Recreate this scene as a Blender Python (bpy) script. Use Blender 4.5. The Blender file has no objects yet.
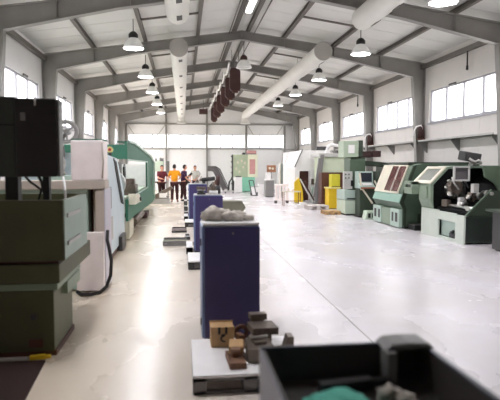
import bpy, bmesh, math, random
from mathutils import Vector, Matrix, noise
random.seed(7)
C = bpy.context.scene.collection
ORI = {}            # world origin of every root / part, for parenting

# ------------------------------------------------------------------ materials
def lin(c):
    return tuple((x/12.92 if x <= .04045 else ((x+.055)/1.055)**2.4) for x in c)
def rgb(r, g, b):
    return lin((r/255, g/255, b/255))
MATS = {}
def mat(name, col, rough=.5, metal=0., var=.06, scale=6., spec=.5, bump=0., bscale=40.):
    if name in MATS: return MATS[name]
    m = bpy.data.materials.new(name); m.use_nodes = True
    nt = m.node_tree; b = nt.nodes['Principled BSDF']
    c = rgb(*col)
    b.inputs['Roughness'].default_value = rough
    b.inputs['Metallic'].default_value = metal
    b.inputs['Specular IOR Level'].default_value = spec
    tc = nt.nodes.new('ShaderNodeTexCoord')
    n = nt.nodes.new('ShaderNodeTexNoise'); n.inputs['Scale'].default_value = scale
    n.inputs['Detail'].default_value = 4
    nt.links.new(tc.outputs['Object'], n.inputs['Vector'])
    r = nt.nodes.new('ShaderNodeValToRGB')
    r.color_ramp.elements[0].position = .3; r.color_ramp.elements[1].position = .7
    r.color_ramp.elements[0].color = tuple(x*(1-var) for x in c)+(1,)
    r.color_ramp.elements[1].color = tuple(min(1, x*(1+var)) for x in c)+(1,)
    nt.links.new(n.outputs['Fac'], r.inputs['Fac'])
    nt.links.new(r.outputs['Color'], b.inputs['Base Color'])
    if bump:
        n2 = nt.nodes.new('ShaderNodeTexNoise'); n2.inputs['Scale'].default_value = bscale
        nt.links.new(tc.outputs['Object'], n2.inputs['Vector'])
        bp = nt.nodes.new('ShaderNodeBump'); bp.inputs['Strength'].default_value = bump
        bp.inputs['Distance'].default_value = .01
        nt.links.new(n2.outputs['Fac'], bp.inputs['Height']); nt.links.new(bp.outputs['Normal'], b.inputs['Normal'])
    MATS[name] = m
    return m
def emit(name, col, s):
    m = bpy.data.materials.new(name); m.use_nodes = True; nt = m.node_tree
    nt.nodes.clear(); o = nt.nodes.new('ShaderNodeOutputMaterial'); e = nt.nodes.new('ShaderNodeEmission')
    e.inputs['Color'].default_value = rgb(*col)+(1,); e.inputs['Strength'].default_value = s
    nt.links.new(e.outputs[0], o.inputs[0]); MATS[name] = m
    return m
def glass(name, gl=.1, tint=(255, 255, 255), rough=.02):
    m = bpy.data.materials.new(name); m.use_nodes = True; nt = m.node_tree
    nt.nodes.clear(); o = nt.nodes.new('ShaderNodeOutputMaterial'); mx = nt.nodes.new('ShaderNodeMixShader')
    t = nt.nodes.new('ShaderNodeBsdfTransparent'); g = nt.nodes.new('ShaderNodeBsdfGlossy')
    t.inputs[0].default_value = rgb(*tint)+(1,); g.inputs['Roughness'].default_value = rough
    mx.inputs[0].default_value = gl
    nt.links.new(t.outputs[0], mx.inputs[1]); nt.links.new(g.outputs[0], mx.inputs[2]); nt.links.new(mx.outputs[0], o.inputs[0])
    MATS[name] = m
    return m

STEEL = mat('frame_paint', (146, 143, 139), .45, 0, .05, 3)
PURL = mat('purlin_paint', (104, 98, 93), .5, 0, .05, 3)
ROOF = mat('roof_panel', (218, 217, 214), .55, 0, .04, .7)
WALL = mat('wall_panel', (228, 226, 226), .6, 0, .03, .8)
WALLR = mat('wall_panel_cream', (216, 211, 207), .6, 0, .03, .8)
PVC = mat('window_pvc', (158, 157, 166), .4, 0, .02)
GLASS = glass('window_glass', .06)
CLEAR = glass('clear_glass', .12, (225, 235, 232))
DUCT = mat('duct_white', (226, 224, 219), .5, 0, .03, 2)
DUCTEND = mat('duct_end_grey', (176, 172, 166), .6, 0, .03, 2)
BLACK = mat('black_plastic', (28, 27, 28), .45)
DGREY = mat('dark_grey_paint', (62, 60, 60), .5)
GREY = mat('grey_paint', (128, 126, 124), .5)
LGREY = mat('light_grey_paint', (186, 184, 180), .45)
WHITE = mat('white_paint', (236, 234, 232), .45, 0, .03)
STEELM = mat('bare_steel', (190, 188, 184), .28, 1, .1, 12)
DSTEEL = mat('dark_steel', (122, 110, 100), .42, .6, .15, 14)
GMACH = mat('olive_green_paint', (80, 80, 54), .5, 0, .1, 3)
GMACH2 = mat('grey_green_paint', (132, 148, 128), .45, 0, .06, 3)
GREEN = mat('machine_green', (80, 98, 78), .45, 0, .08, 3)
DKGREEN = mat('dark_machine_green', (54, 66, 52), .45, 0, .1, 3)
MIDGREEN = mat('mid_machine_green', (86, 104, 86), .45, 0, .08, 3)
TEAL = mat('teal_machine_paint', (50, 106, 84), .6, 0, .06, 2)
DKTEAL = mat('dark_teal_paint', (38, 84, 70), .5, 0, .06, 2)
PALET = mat('pale_teal_paint', (178, 197, 186), .42, 0, .04, 3)
PALEG = mat('pale_green_paint', (196, 210, 190), .42, 0, .04, 3)
PALEB = mat('pale_blue_paint', (206, 220, 226), .4, 0, .04, 3)
CREAM = mat('cream_paint', (214, 208, 188), .45, 0, .05, 3)
BEIGE = mat('beige_paint', (196, 184, 172), .5, 0, .05, 3)
PINKW = mat('pinkish_white_panel', (250, 238, 235), .4, 0, .05, 5)
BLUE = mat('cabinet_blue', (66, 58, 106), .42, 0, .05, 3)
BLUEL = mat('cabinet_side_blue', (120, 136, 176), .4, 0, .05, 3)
YELL = mat('yellow_paint', (232, 196, 40), .45, 0, .06, 3)
BROWN = mat('dark_brown_panel', (84, 48, 36), .55, 0, .1, 4)
MAROON = mat('maroon_paint', (70, 42, 40), .55, 0, .12, 5)
RED = mat('red_plastic', (176, 40, 44), .45)
WINRED = mat('dark_red_window', (92, 58, 56), .12, 0, .15, 6)
SCREEN = mat('dark_screen', (46, 48, 58), .15, 0, .1, 4)
RUBBER = mat('rubber_black', (34, 30, 30), .7)
MATB = mat('dark_brown_mat', (46, 29, 25), .8, 0, .15, 30, .3, .5, 120)
WOODL = mat('light_wood', (186, 150, 104), .6, 0, .15, 9)
WOODD = mat('brown_wood', (120, 84, 60), .65, 0, .2, 10)
RAG = mat('grey_rag', (196, 188, 178), .85, 0, .22, 14, .2, .4, 60)
TEALC = mat('teal_cloth', (96, 184, 164), .85, 0, .08, 20, .2)
OLIVE = mat('olive_drab_paint', (118, 116, 98), .5, 0, .06, 4)
NAVY = mat('navy_enamel', (30, 30, 52), .35, 0, .1, 4)
SKIN = mat('skin', (206, 150, 124), .55, 0, .05)
HAIR = mat('black_hair', (28, 24, 24), .6)
ORANGE = mat('orange_shirt_cloth', (226, 150, 34), .85, 0, .08, 10, .2)
PURPLE = mat('dark_purple_cloth', (62, 38, 66), .85, 0, .1, 10, .2)
TROUS = mat('dark_maroon_trousers', (62, 38, 38), .85, 0, .1, 10, .2)
MARSH = mat('maroon_shirt_cloth', (108, 52, 60), .85, 0, .1, 10, .2)
GRSH = mat('grey_shirt_cloth', (176, 176, 168), .85, 0, .1, 10, .2)
PINKP = mat('pink_red_panel', (204, 150, 146), .5, 0, .06, 5)
LAMPGL = mat('lamp_reflector', (238, 238, 236), .3, 0, .02)
LAMPGL.node_tree.nodes['Principled BSDF'].inputs['Emission Color'].default_value = (1, .98, .95, 1)
LAMPGL.node_tree.nodes['Principled BSDF'].inputs['Emission Strength'].default_value = .02
LAMPE = emit('lamp_glow', (250, 249, 255), 46.)
TUBEE = emit('tube_glow', (255, 250, 240), 4.)

# floor: glossy sealed concrete
def floor_mat():
    m = bpy.data.materials.new('sealed_floor'); m.use_nodes = True; nt = m.node_tree; L = nt.links.new
    b = nt.nodes['Principled BSDF']
    tc = nt.nodes.new('ShaderNodeTexCoord')
    def nz(sc, det, st=None):
        n = nt.nodes.new('ShaderNodeTexNoise'); n.inputs['Scale'].default_value = sc; n.inputs['Detail'].default_value = det
        if st:
            mp = nt.nodes.new('ShaderNodeMapping'); mp.inputs['Scale'].default_value = st
            L(tc.outputs['Object'], mp.inputs['Vector']); L(mp.outputs[0], n.inputs['Vector'])
        else: L(tc.outputs['Object'], n.inputs['Vector'])
        return n
    n1 = nz(.55, 3); r1 = nt.nodes.new('ShaderNodeValToRGB')
    r1.color_ramp.elements[0].color = rgb(220, 215, 217)+(1,); r1.color_ramp.elements[1].color = rgb(226, 222, 228)+(1,)
    r1.color_ramp.elements[0].position = .35; r1.color_ramp.elements[1].position = .65
    L(n1.outputs['Fac'], r1.inputs['Fac'])
    n2 = nz(2.4, 6); r2 = nt.nodes.new('ShaderNodeValToRGB')
    r2.color_ramp.elements[0].color = (.9, .87, .83, 1); r2.color_ramp.elements[1].color = (1, 1, 1, 1)
    r2.color_ramp.elements[0].position = .3; r2.color_ramp.elements[1].position = .7
    L(n2.outputs['Fac'], r2.inputs['Fac'])
    mx = nt.nodes.new('ShaderNodeMixRGB'); mx.blend_type = 'MULTIPLY'; mx.inputs[0].default_value = .5
    # two finishes that meet at the joint: beige worn aisle, lilac white coating
    geo = nt.nodes.new('ShaderNodeNewGeometry'); sp = nt.nodes.new('ShaderNodeSeparateXYZ'); L(geo.outputs['Position'], sp.inputs[0])
    st = nt.nodes.new('ShaderNodeMapRange'); st.inputs['From Min'].default_value = -.6; st.inputs['From Max'].default_value = 1.8; L(sp.outputs['X'], st.inputs['Value'])
    fl = nt.nodes.new('ShaderNodeMixRGB'); fl.inputs[1].default_value = rgb(222, 209, 190)+(1,); L(st.outputs[0], fl.inputs[0]); L(r1.outputs[0], fl.inputs[2])
    L(fl.outputs[0], mx.inputs[1]); L(r2.outputs[0], mx.inputs[2]); L(mx.outputs[0], b.inputs['Base Color'])
    n3 = nz(1.1, 5, (1, .6, 1)); r3 = nt.nodes.new('ShaderNodeMapRange')
    r3.inputs['To Min'].default_value = .19; r3.inputs['To Max'].default_value = .34
    L(n3.outputs['Fac'], r3.inputs['Value']); L(r3.outputs[0], b.inputs['Roughness'])
    b.inputs['Specular IOR Level'].default_value = .4
    n4 = nz(3., 4); bp = nt.nodes.new('ShaderNodeBump'); bp.inputs['Strength'].default_value = .06; bp.inputs['Distance'].default_value = .02
    L(n4.outputs['Fac'], bp.inputs['Height']); L(bp.outputs[0], b.inputs['Normal'])
    return m
FLOOR = floor_mat()

# ------------------------------------------------------------------ mesh builder
class MB:
    def __init__(s): s.v = []; s.f = []; s.sm = []
    def add(s, vs, fs, smooth=False):
        o = len(s.v); s.v += [tuple(p) for p in vs]; s.f += [tuple(i+o for i in f) for f in fs]; s.sm += [smooth]*len(fs)
        return s
    def box(s, x0, x1, y0, y1, z0, z1):
        if x0 > x1: x0, x1 = x1, x0
        if y0 > y1: y0, y1 = y1, y0
        if z0 > z1: z0, z1 = z1, z0
        v = [(x, y, z) for z in (z0, z1) for y in (y0, y1) for x in (x0, x1)]
        return s.add(v, [(0, 2, 3, 1), (4, 5, 7, 6), (0, 1, 5, 4), (1, 3, 7, 5), (3, 2, 6, 7), (2, 0, 4, 6)])
    def obox(s, c, sx, sy, sz, rx=0, ry=0, rz=0):
        m = Matrix.Translation(c) @ Matrix.Rotation(rz, 4, 'Z') @ Matrix.Rotation(ry, 4, 'Y') @ Matrix.Rotation(rx, 4, 'X')
        v = [m @ Vector((x*sx/2, y*sy/2, z*sz/2)) for z in (-1, 1) for y in (-1, 1) for x in (-1, 1)]
        return s.add(v, [(0, 2, 3, 1), (4, 5, 7, 6), (0, 1, 5, 4), (1, 3, 7, 5), (3, 2, 6, 7), (2, 0, 4, 6)])
    def prism(s, pts, ax, a, b):
        n = len(pts)
        def P(p, t):
            return {'x': (t, p[0], p[1]), 'y': (p[0], t, p[1]), 'z': (p[0], p[1], t)}[ax]
        v = [P(p, a) for p in pts]+[P(p, b) for p in pts]
        f = [tuple(range(n)), tuple(range(2*n-1, n-1, -1))]+[(i, i+n, (i+1) % n+n, (i+1) % n) for i in range(n)]
        return s.add(v, f)
    def bar(s, p0, p1, w, h=None):
        h = h or w; p0 = Vector(p0); p1 = Vector(p1); d = (p1-p0).normalized()
        u = Vector((0, 0, 1)) if abs(d.z) < .9 else Vector((0, 1, 0))
        a = d.cross(u).normalized(); c = a.cross(d).normalized()
        v = [p+a*(i*w/2)+c*(j*h/2) for p in (p0, p1) for (i, j) in ((-1, -1), (1, -1), (1, 1), (-1, 1))]
        return s.add(v, [(0, 1, 2, 3), (7, 6, 5, 4), (0, 4, 5, 1), (1, 5, 6, 2), (2, 6, 7, 3), (3, 7, 4, 0)])
    def cyl(s, p0, p1, r0, r1=None, n=18, cap=True):
        r1 = r0 if r1 is None else r1
        p0 = Vector(p0); p1 = Vector(p1); d = (p1-p0).normalized()
        u = Vector((0, 0, 1)) if abs(d.z) < .9 else Vector((1, 0, 0))
        a = d.cross(u).normalized(); c = d.cross(a).normalized()
        v = []
        for p, r in ((p0, r0), (p1, r1)):
            for k in range(n):
                t = 2*math.pi*k/n; v.append(p+a*(r*math.cos(t))+c*(r*math.sin(t)))
        s.add(v, [(i, (i+1) % n, (i+1) % n+n, i+n) for i in range(n)], True)
        if cap: s.add(v, [tuple(range(n-1, -1, -1)), tuple(range(n, 2*n))])
        return s
    def tube(s, path, r, n=8, closed=False):
        P = [Vector(p) for p in path]; m = len(P); rings = []; a = None
        for i in range(m):
            if closed: d = (P[(i+1) % m]-P[i-1]).normalized()
            else: d = (P[min(i+1, m-1)]-P[max(i-1, 0)]).normalized()
            if a is None:
                u = Vector((0, 0, 1)) if abs(d.z) < .9 else Vector((1, 0, 0)); a = d.cross(u).normalized()
            else: a = (a-d*a.dot(d)).normalized()
            c = d.cross(a)
            rings += [P[i]+a*(r*math.cos(2*math.pi*k/n))+c*(r*math.sin(2*math.pi*k/n)) for k in range(n)]
        f = []
        for i in range(m if closed else m-1):
            j = (i+1) % m
            f += [(i*n+k, i*n+(k+1) % n, j*n+(k+1) % n, j*n+k) for k in range(n)]
        s.add(rings, f, True)
        if not closed: s.add(rings, [tuple(range(n-1, -1, -1)), tuple(range((m-1)*n, m*n))])
        return s
    def lathe(s, prof, c=(0, 0, 0), n=24):
        v = []
        for r, z in prof:
            v += [(c[0]+r*math.cos(2*math.pi*k/n), c[1]+r*math.sin(2*math.pi*k/n), c[2]+z) for k in range(n)]
        f = []
        for i in range(len(prof)-1):
            f += [(i*n+k, i*n+(k+1) % n, (i+1)*n+(k+1) % n, (i+1)*n+k) for k in range(n)]
        return s.add(v, f, True)
    def ball(s, c, rx, ry=None, rz=None, nz=0., seed=0, nu=16, nv=10):
        ry = ry or rx; rz = rz or rx; v = [];
        for j in range(nv+1):
            ph = math.pi*j/nv
            for k in range(nu):
                t = 2*math.pi*k/nu
                d = Vector((math.sin(ph)*math.cos(t), math.sin(ph)*math.sin(t), math.cos(ph)))
                q = 1+nz*noise.noise(d*2.3+Vector((seed*3.1, seed, 0)))
                v.append((c[0]+d.x*rx*q, c[1]+d.y*ry*q, c[2]+d.z*rz*q))
        f = []
        for j in range(nv):
            f += [(j*nu+k, (j+1)*nu+k, (j+1)*nu+(k+1) % nu, j*nu+(k+1) % nu) for k in range(nu)]
        return s.add(v, f, True)
    def torus(s, c, R, r, ax='y', n=28, m=8):
        pts = []
        for k in range(n):
            t = 2*math.pi*k/n
            a, b = R*math.cos(t), R*math.sin(t)
            pts.append({'x': (c[0], c[1]+a, c[2]+b), 'y': (c[0]+a, c[1], c[2]+b), 'z': (c[0]+a, c[1]+b, c[2])}[ax])
        return s.tube(pts, r, m, True)
    def frame(s, pl, a0, a1, b0, b1, t0, t1, w):
        # rectangular frame in a plane: pl='x' -> a is y, b is z, t is x ; pl='y' -> a is x, b is z, t is y
        def B(p, q, r, u):
            if pl == 'x': s.box(t0, t1, p, q, r, u)
            else: s.box(p, q, t0, t1, r, u)
        B(a0, a0+w, b0, b1); B(a1-w, a1, b0, b1); B(a0+w, a1-w, b0, b0+w); B(a0+w, a1-w, b1-w, b1)
        return s
    def build(s, name, m, parent=None, bevel=0., label=None, origin=None):
        if parent is not None: o = ORI[parent]
        elif origin is not None: o = Vector(origin)
        else:
            xs = [p[0] for p in s.v]; ys = [p[1] for p in s.v]; zs = [p[2] for p in s.v]
            o = Vector(((min(xs)+max(xs))/2, (min(ys)+max(ys))/2, min(zs)))
        me = bpy.data.meshes.new(name)
        me.from_pydata([(p[0]-o.x, p[1]-o.y, p[2]-o.z) for p in s.v], [], s.f)
        me.polygons.foreach_set('use_smooth', s.sm)
        bm = bmesh.new(); bm.from_mesh(me); bmesh.ops.remove_doubles(bm, verts=bm.verts, dist=1e-5)
        bmesh.ops.recalc_face_normals(bm, faces=bm.faces); bm.to_mesh(me); bm.free()
        me.materials.append(m)
        ob = bpy.data.objects.new(name, me); C.objects.link(ob)
        if parent is not None: ob.parent = parent
        else: ob.location = o
        ORI[ob] = o
        if bevel:
            b = ob.modifiers.new('Bevel', 'BEVEL'); b.width = bevel; b.segments = 2; b.limit_method = 'ANGLE'; b.angle_limit = .6
        if label: ob['label'] = label
        return ob

def thing(name, label, cat, loc, group=None):
    o = bpy.data.objects.new(name, None); C.objects.link(o); o.location = loc; o.empty_display_size = .1
    o['label'] = label; o['category'] = cat
    if group: o['group'] = group
    ORI[o] = Vector(loc)
    return o
def tag(o, label, cat, group=None):
    o['label'] = label; o['category'] = cat
    if group: o['group'] = group
    return o
def struct(o):
    o['kind'] = 'structure'; return o
def copy_tree(o, parent=None):
    c = o.copy(); C.objects.link(c)
    if parent is not None: c.parent = parent
    for ch in [x for x in C.objects if x.parent == o]: copy_tree(ch, c)
    return c
ORD = ['nearest', 'second', 'third', 'fourth', 'fifth', 'sixth', 'seventh', 'eighth']

# ------------------------------------------------------------------ the hall
XL, XR, XC = -4.3, 8.1, 1.9          # wall faces and ridge
YB, YF = -6.0, 38.3                  # back and far wall faces
FR = [12.74+5*i for i in range(-3, 6)]   # portal frames
def roofz(x): return 6.02-.145*abs(x-XC)     # top of rafters
PURH = .14
struct(MB().box(XL-.3, XR+.3, YB-.3, YF+.3, -.2, 0).build('floor', FLOOR))
struct(MB().box(1.795, 1.81, 1.0, 13.2, .0, .0012).build('trim_1', mat('joint_grey', (150, 142, 136), .7)))
# roof: two sandwich-panel slopes with shallow ribs under them
rm = MB()
for sgn in (-1, 1):
    xe = XC+sgn*6.5
    def rz(x): return roofz(x)+PURH
    rm.prism([(XC, rz(XC)), (xe, rz(xe)), (xe, rz(xe)+.12), (XC, rz(XC)+.12)], 'y', YB-.3, YF+.3)
    k = YB+.5
    while k < YF:
        rm.prism([(XC+sgn*.05, rz(XC)-.012), (xe, rz(xe)-.012), (xe, rz(xe)+.01), (XC+sgn*.05, rz(XC)+.01)], 'y', k, k+.035)
        k += 1.0
struct(rm.build('ceiling', ROOF))

WZ0, WZ1 = 3.1, 4.16
def bays():
    for i, y in enumerate(FR[:-1]):
        if y > 5: yield y+.32, y+4.55
DZ = 2.9
ADDED_DOORS = [(y+.6, y+4.4) for y in FR if 18 < y < 36]  # glazed doors added low in the left wall to brighten the far end
def side_wall(name, xin, sgn, m):
    w = MB(); xo = xin+sgn*.16; zt = 5.32
    w.box(xin, xo, YB-.3, YF+.3, WZ1, zt)
    if sgn > 0: w.box(xin, xo, YB-.3, YF+.3, 0, WZ0)
    else:
        w.box(xin, xo, YB-.3, YF+.3, DZ, WZ0); la = YB-.3
        for a, b in ADDED_DOORS: w.box(xin, xo, la, a, 0, DZ); la = b
        w.box(xin, xo, la, YF+.3, 0, DZ)
    last = YB-.3
    for a, b in bays():
        w.box(xin, xo, last, a, WZ0, WZ1); last = b
    w.box(xin, xo, last, YF+.3, WZ0, WZ1)
    # vertical joints of the wall panels
    k = YB+.2
    while k < YF:
        if sgn > 0 or not any(a-.03 < k < b for a, b in ADDED_DOORS): w.box(xin-sgn*.006, xin, k, k+.02, 0, WZ0-.05)
        k += 1.0
    return struct(w.build(name, m))
side_wall('wall_left', XL, -1, WALL); side_wall('wall_right', XR, 1, WALLR)
nwin = [0]
def strip_window(plane, t0, t1, a, b, z0, z1, panes, tg):
    nwin[0] += 1
    f = MB().frame(plane, a, b, z0, z1, t0, t1, .05)
    wd = (b-a)/panes
    for k in range(1, panes):
        q = a+wd*k
        if plane == 'x': f.box(t0, t1, q-.04, q+.04, z0+.05, z1-.05)
        else: f.box(q-.04, q+.04, t0, t1, z0+.05, z1-.05)
    o = struct(f.build('window_%d' % nwin[0], PVC))
    sl = MB()
    dz = .05
    if plane == 'x': sl.box(min(t0, tg)-.0, max(t0, tg), a-.05, b+.05, z0-dz, z0)
    else: sl.box(a-.05, b+.05, t0-.06, t1, z0-dz, z0)
    sl.build('window_sill', PVC, o)
    for k in range(panes):
        g = MB()
        if plane == 'x': tm = (t0+t1)/2; g.box(tm-.006, tm+.006, a+wd*k+.03, a+wd*(k+1)-.03, z0+.05, z1-.05)
        else: tm = (t0+t1)/2; g.box(a+wd*k+.03, a+wd*(k+1)-.03, tm-.006, tm+.006, z0+.05, z1-.05)
        g.build('pane', GLASS, o)
    # handle bar at the top of one casement
    if plane == 'x':
        mid = a+wd*(panes//2)+wd*.5
        MB().box(tg-.01 if tg > 0 else tg-.03, tg+.03 if tg > 0 else tg+.01, mid-.2, mid+.2, z1-.03, z1+.02).build('opener', DGREY, o)
    return o
for a, b in bays():
    strip_window('x', XL-.1, XL-.04, a, b, WZ0, WZ1, 4, XL+.05)
for a, b in bays():
    strip_window('x', XR+.04, XR+.1, a, b, WZ0, WZ1, 4, XR-.05)
for n_, (a, b) in enumerate(ADDED_DOORS):
    f = MB().frame('x', a, b, 0, DZ, XL-.1, XL-.04, .07)
    for z in (.72, 1.44, 2.16): f.box(XL-.1, XL-.04, a+.07, b-.07, z-.03, z+.03)
    for k in (1, 2): f.box(XL-.1, XL-.04, a+(b-a)*k/3-.03, a+(b-a)*k/3+.03, .07, DZ-.07)
    o = struct(f.build('door_%d' % (n_+1), PVC))
    for k in range(3):
        MB().box(XL-.075, XL-.065, a+.07+(b-a-.14)*k/3, a+.07+(b-a-.14)*(k+1)/3, .07, DZ-.07).build('pane', GLASS, o)
    MB().box(XL-.04, XL+.02, (a+b)/2-.1, (a+b)/2+.1, 1.0, 1.04).build('door_handle', DGREY, o)
# far gable wall with its strip of windows between the posts
gz = lambda x: roofz(x)+PURH+.05
FZ0, FZ1 = 2.92, 3.86
posts = [-3.85, -1.14, 1.66, 4.42, 7.15]
fw = MB()
fw.box(XL-.1, XR+.1, YF, YF+.16, 0, FZ0)
fw.prism([(XL-.1, FZ1), (XR+.1, FZ1), (XR+.1, gz(XR)), (XC, gz(XC)), (XL-.1, gz(XL))], 'y', YF, YF+.16)
fw.box(XL-.1, posts[0]+.1, YF, YF+.16, FZ0, FZ1); fw.box(posts[-1]-.05, XR+.1, YF, YF+.16, FZ0, FZ1)
for p in posts[1:-1]: fw.box(p-.08, p+.08, YF, YF+.16, FZ0, FZ1)
for z in (.9, 1.9): fw.box(XL, XR, YF-.006, YF, z, z+.02)
struct(fw.build('wall_far', mat('far_wall_white', (244, 243, 243), .6, 0, .02)))
for p, q in zip(posts[:-1], posts[1:]):
    strip_window('y', YF+.04, YF+.1, p+.1, q-.1, FZ0, FZ1, 3, 0)
struct(MB().prism([(XL-.1, 0), (XR+.1, 0), (XR+.1, gz(XR)), (XC, gz(XC)), (XL-.1, gz(XL))], 'y', YB-.16, YB).build('wall_back', mat('back_wall_grey', (120, 120, 118), .7)))
for k, p in enumerate(posts):
    m = MB(); zt = roofz(p)-.32 if k not in (0, 4) else 4.5
    m.box(p-.06, p+.06, YF-.2, YF-.185, 0, zt); m.box(p-.06, p+.06, YF-.015, YF, 0, zt); m.box(p-.006, p+.006, YF-.2, YF, 0, zt)
    struct(m.build('gable_post', STEEL))
struct(MB().box(XL+.1, XR-.1, YF-.14, YF-.02, 4.52, 4.62).build('gable_rail', STEEL))
struct(MB().box(XL+.1, XR-.1, YF-.1, YF-.02, 2.8, 2.88).build('gable_sill_rail', LGREY))
for a, b in (((-3.75, 4.5), (-2.75, 3.0)), ((-1.2, 4.5), (-2.25, 3.0)), ((7.0, 4.5), (6.0, 3.0)), ((4.5, 4.5), (5.4, 3.0))):
    struct(MB().bar((a[0], YF-.24, a[1]), (b[0], YF-.24, b[1]), .05).build('wall_brace', LGREY))

# portal frames: tapered columns and haunched rafters, I-sections
def portal(y):
    for sgn, xw in ((-1, XL), (1, XR)):
        m = MB(); d0, d1 = .12, .42; xi0 = xw-sgn*d0; xi1 = xw-sgn*d1
        zt = roofz(xw)-.02; zk = 4.66
        m.prism([(xw, 0), (xi0, 0), (xi1, zk), (xw, zk+.05)], 'y', y-.006, y+.006)     # web
        m.prism([(xw, zk), (xi1, zk), (xi1, zk+.2), (xw, zt)], 'y', y-.008, y+.008)
        for fy in (y-.1,):
            m.prism([(xi0, 0), (xi1, zk), (xi1-sgn*.016, zk), (xi0-sgn*.016, 0)], 'y', y-.1, y+.1)
        m.box(xw-sgn*.0, xw-sgn*.014, y-.1, y+.1, 0, zt)
        m.box(min(xw, xw-sgn*.3), max(xw, xw-sgn*.3), y-.14, y+.14, 0, .025)
        struct(m.build('frame_column', STEEL))
        r = MB()
        # rafter from the knee to the ridge
        xk = xi1; x1 = XC+sgn*3.3
        bot = [(xk, zk), (x1, roofz(x1)-.33), (XC, roofz(XC)-.28)]
        top = [(XC, roofz(XC)), (xw, roofz(xw))]
        r.prism([bot[2], bot[1], bot[0], (xw, zk), top[1], top[0]], 'y', y-.006, y+.006)
        for (p, q) in ((bot[0], bot[1]), (bot[1], bot[2])):
            r.prism([p, q, (q[0], q[1]+.018), (p[0], p[1]+.018)], 'y', y-.1, y+.1)
        p, q = top; r.prism([p, q, (q[0], q[1]-.018), (p[0], p[1]-.018)], 'y', y-.1, y+.1)
        for xs in (XC+sgn*1.4, XC+sgn*3.05, XC+sgn*4.65):       # stiffener plates
            d = abs(xs-XC); zb = roofz(xs)-(.28+.05*d/3.3 if d < 3.3 else .33+(d-3.3)*.06)
            r.box(xs-.008, xs+.008, y-.09, y+.09, zb, roofz(xs)-.015)
        r.box(XC, XC+sgn*.02, y-.1, y+.1, roofz(XC)-.3, roofz(XC))
        struct(r.build('frame_rafter', STEEL))
for y in FR: portal(y)
# purlins, eaves beams, sag rods
for d in (.22, 1.4, 3.05, 4.65):
    for sgn in (-1, 1):
        x = XC+sgn*d; z = roofz(x); m = MB()
        m.box(x-.006, x+.006, YB, YF, z, z+PURH-.012)
        m.box(x-.05, x+.05, YB, YF, z, z+.012)
        m.box(x-.05, x+.05, YB, YF, z+PURH-.03, z+PURH-.018)
        struct(m.build('roof_purlin', PURL))
for sgn, xw in ((-1, XL), (1, XR)):
    m = MB(); m.box(xw-sgn*.02, xw-sgn*.14, YB, YF, 4.93, 5.06)
    struct(m.build('eaves_beam', PURL))
for i, y in enumerate(FR[3:-1]):
    for (xa, xb) in ((3.3, 4.95), (-1.15, .5)):
        for q in (2.5,):
            struct(MB().bar((xa, y+q, roofz(xa)+.05), (xb, y+q, roofz(xb)+.05), .05, .05).build('sag_bar', PURL))
# cable tray on brackets along the right wall
for y in FR[2:-1]:
    ct = MB(); ct.box(XR-.3, XR, y+.27, y+4.73, 2.47, 2.49); ct.box(XR-.3, XR-.285, y+.27, y+4.73, 2.47, 2.54)
    o = struct(ct.build('wall_shelf', LGREY))
    for q in (y+.35, y+2.5, y+4.65):
        MB().prism([(XR, 2.47), (XR-.28, 2.47), (XR-.28, 2.43), (XR-.03, 2.12), (XR, 2.12)], 'y', q-.012, q+.012).build('bracket', GREY, o)

# ------------------------------------------------------------------ overhead equipment
def bell_lamp(x, y, z, label, hz, lens=None, cap=None):
    t = thing('pendant_lamp', label, 'lamp', (x, y, z), 'bell pendant lamps')
    n = 28
    MB().lathe([(.27, 0), (.275, .012), (.245, .1), (.185, .2), (.12, .27), (.1, .28), (.09, .27), (.17, .19), (.235, .095), (.262, .012), (.27, 0)], (x, y, z), n).build('lamp_shade', LAMPGL, t)
    MB().lathe([(.001, .022), (.13, .014), (.22, .02), (.256, .03), (.13, .045), (.001, .05)], (x, y, z), n).build('lamp_lens', lens or LAMPE, t)
    MB().lathe([(.001, .27), (.1, .27), (.125, .3), (.125, .37), (.09, .42), (.05, .45), (.001, .46)], (x, y, z), n).build('lamp_housing', cap or BLACK, t)
    MB().cyl((x, y, z+.45), (x, y, hz), .012, n=8).build('hanger', DGREY, t)
    return t
zl = 4.78
ys = [14.9, 19.6, 23.8, 28.2, 32.8]
for i, y in enumerate([5.3, 10.04]+ys):  # first two hang out of view, added to light the near front faces
    bell_lamp(-1.28, y, zl, 'grey bell pendant lamp, %s in the left-hand row under the roof' % ORD[i], roofz(-1.28))
for i, y in enumerate([5.3, 10.04]+ys[:4]):  # first one is out of view, added to light the foreground
    bell_lamp(4.93, y, zl, 'grey bell pendant lamp, %s in the right-hand row under the roof' % ORD[i], roofz(4.93))
bell_lamp(2.15, 19.3, 5.12, 'bell pendant lamp under the ridge in front of the maroon hanging panels', roofz(2.15), LGREY, MAROON)

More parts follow.
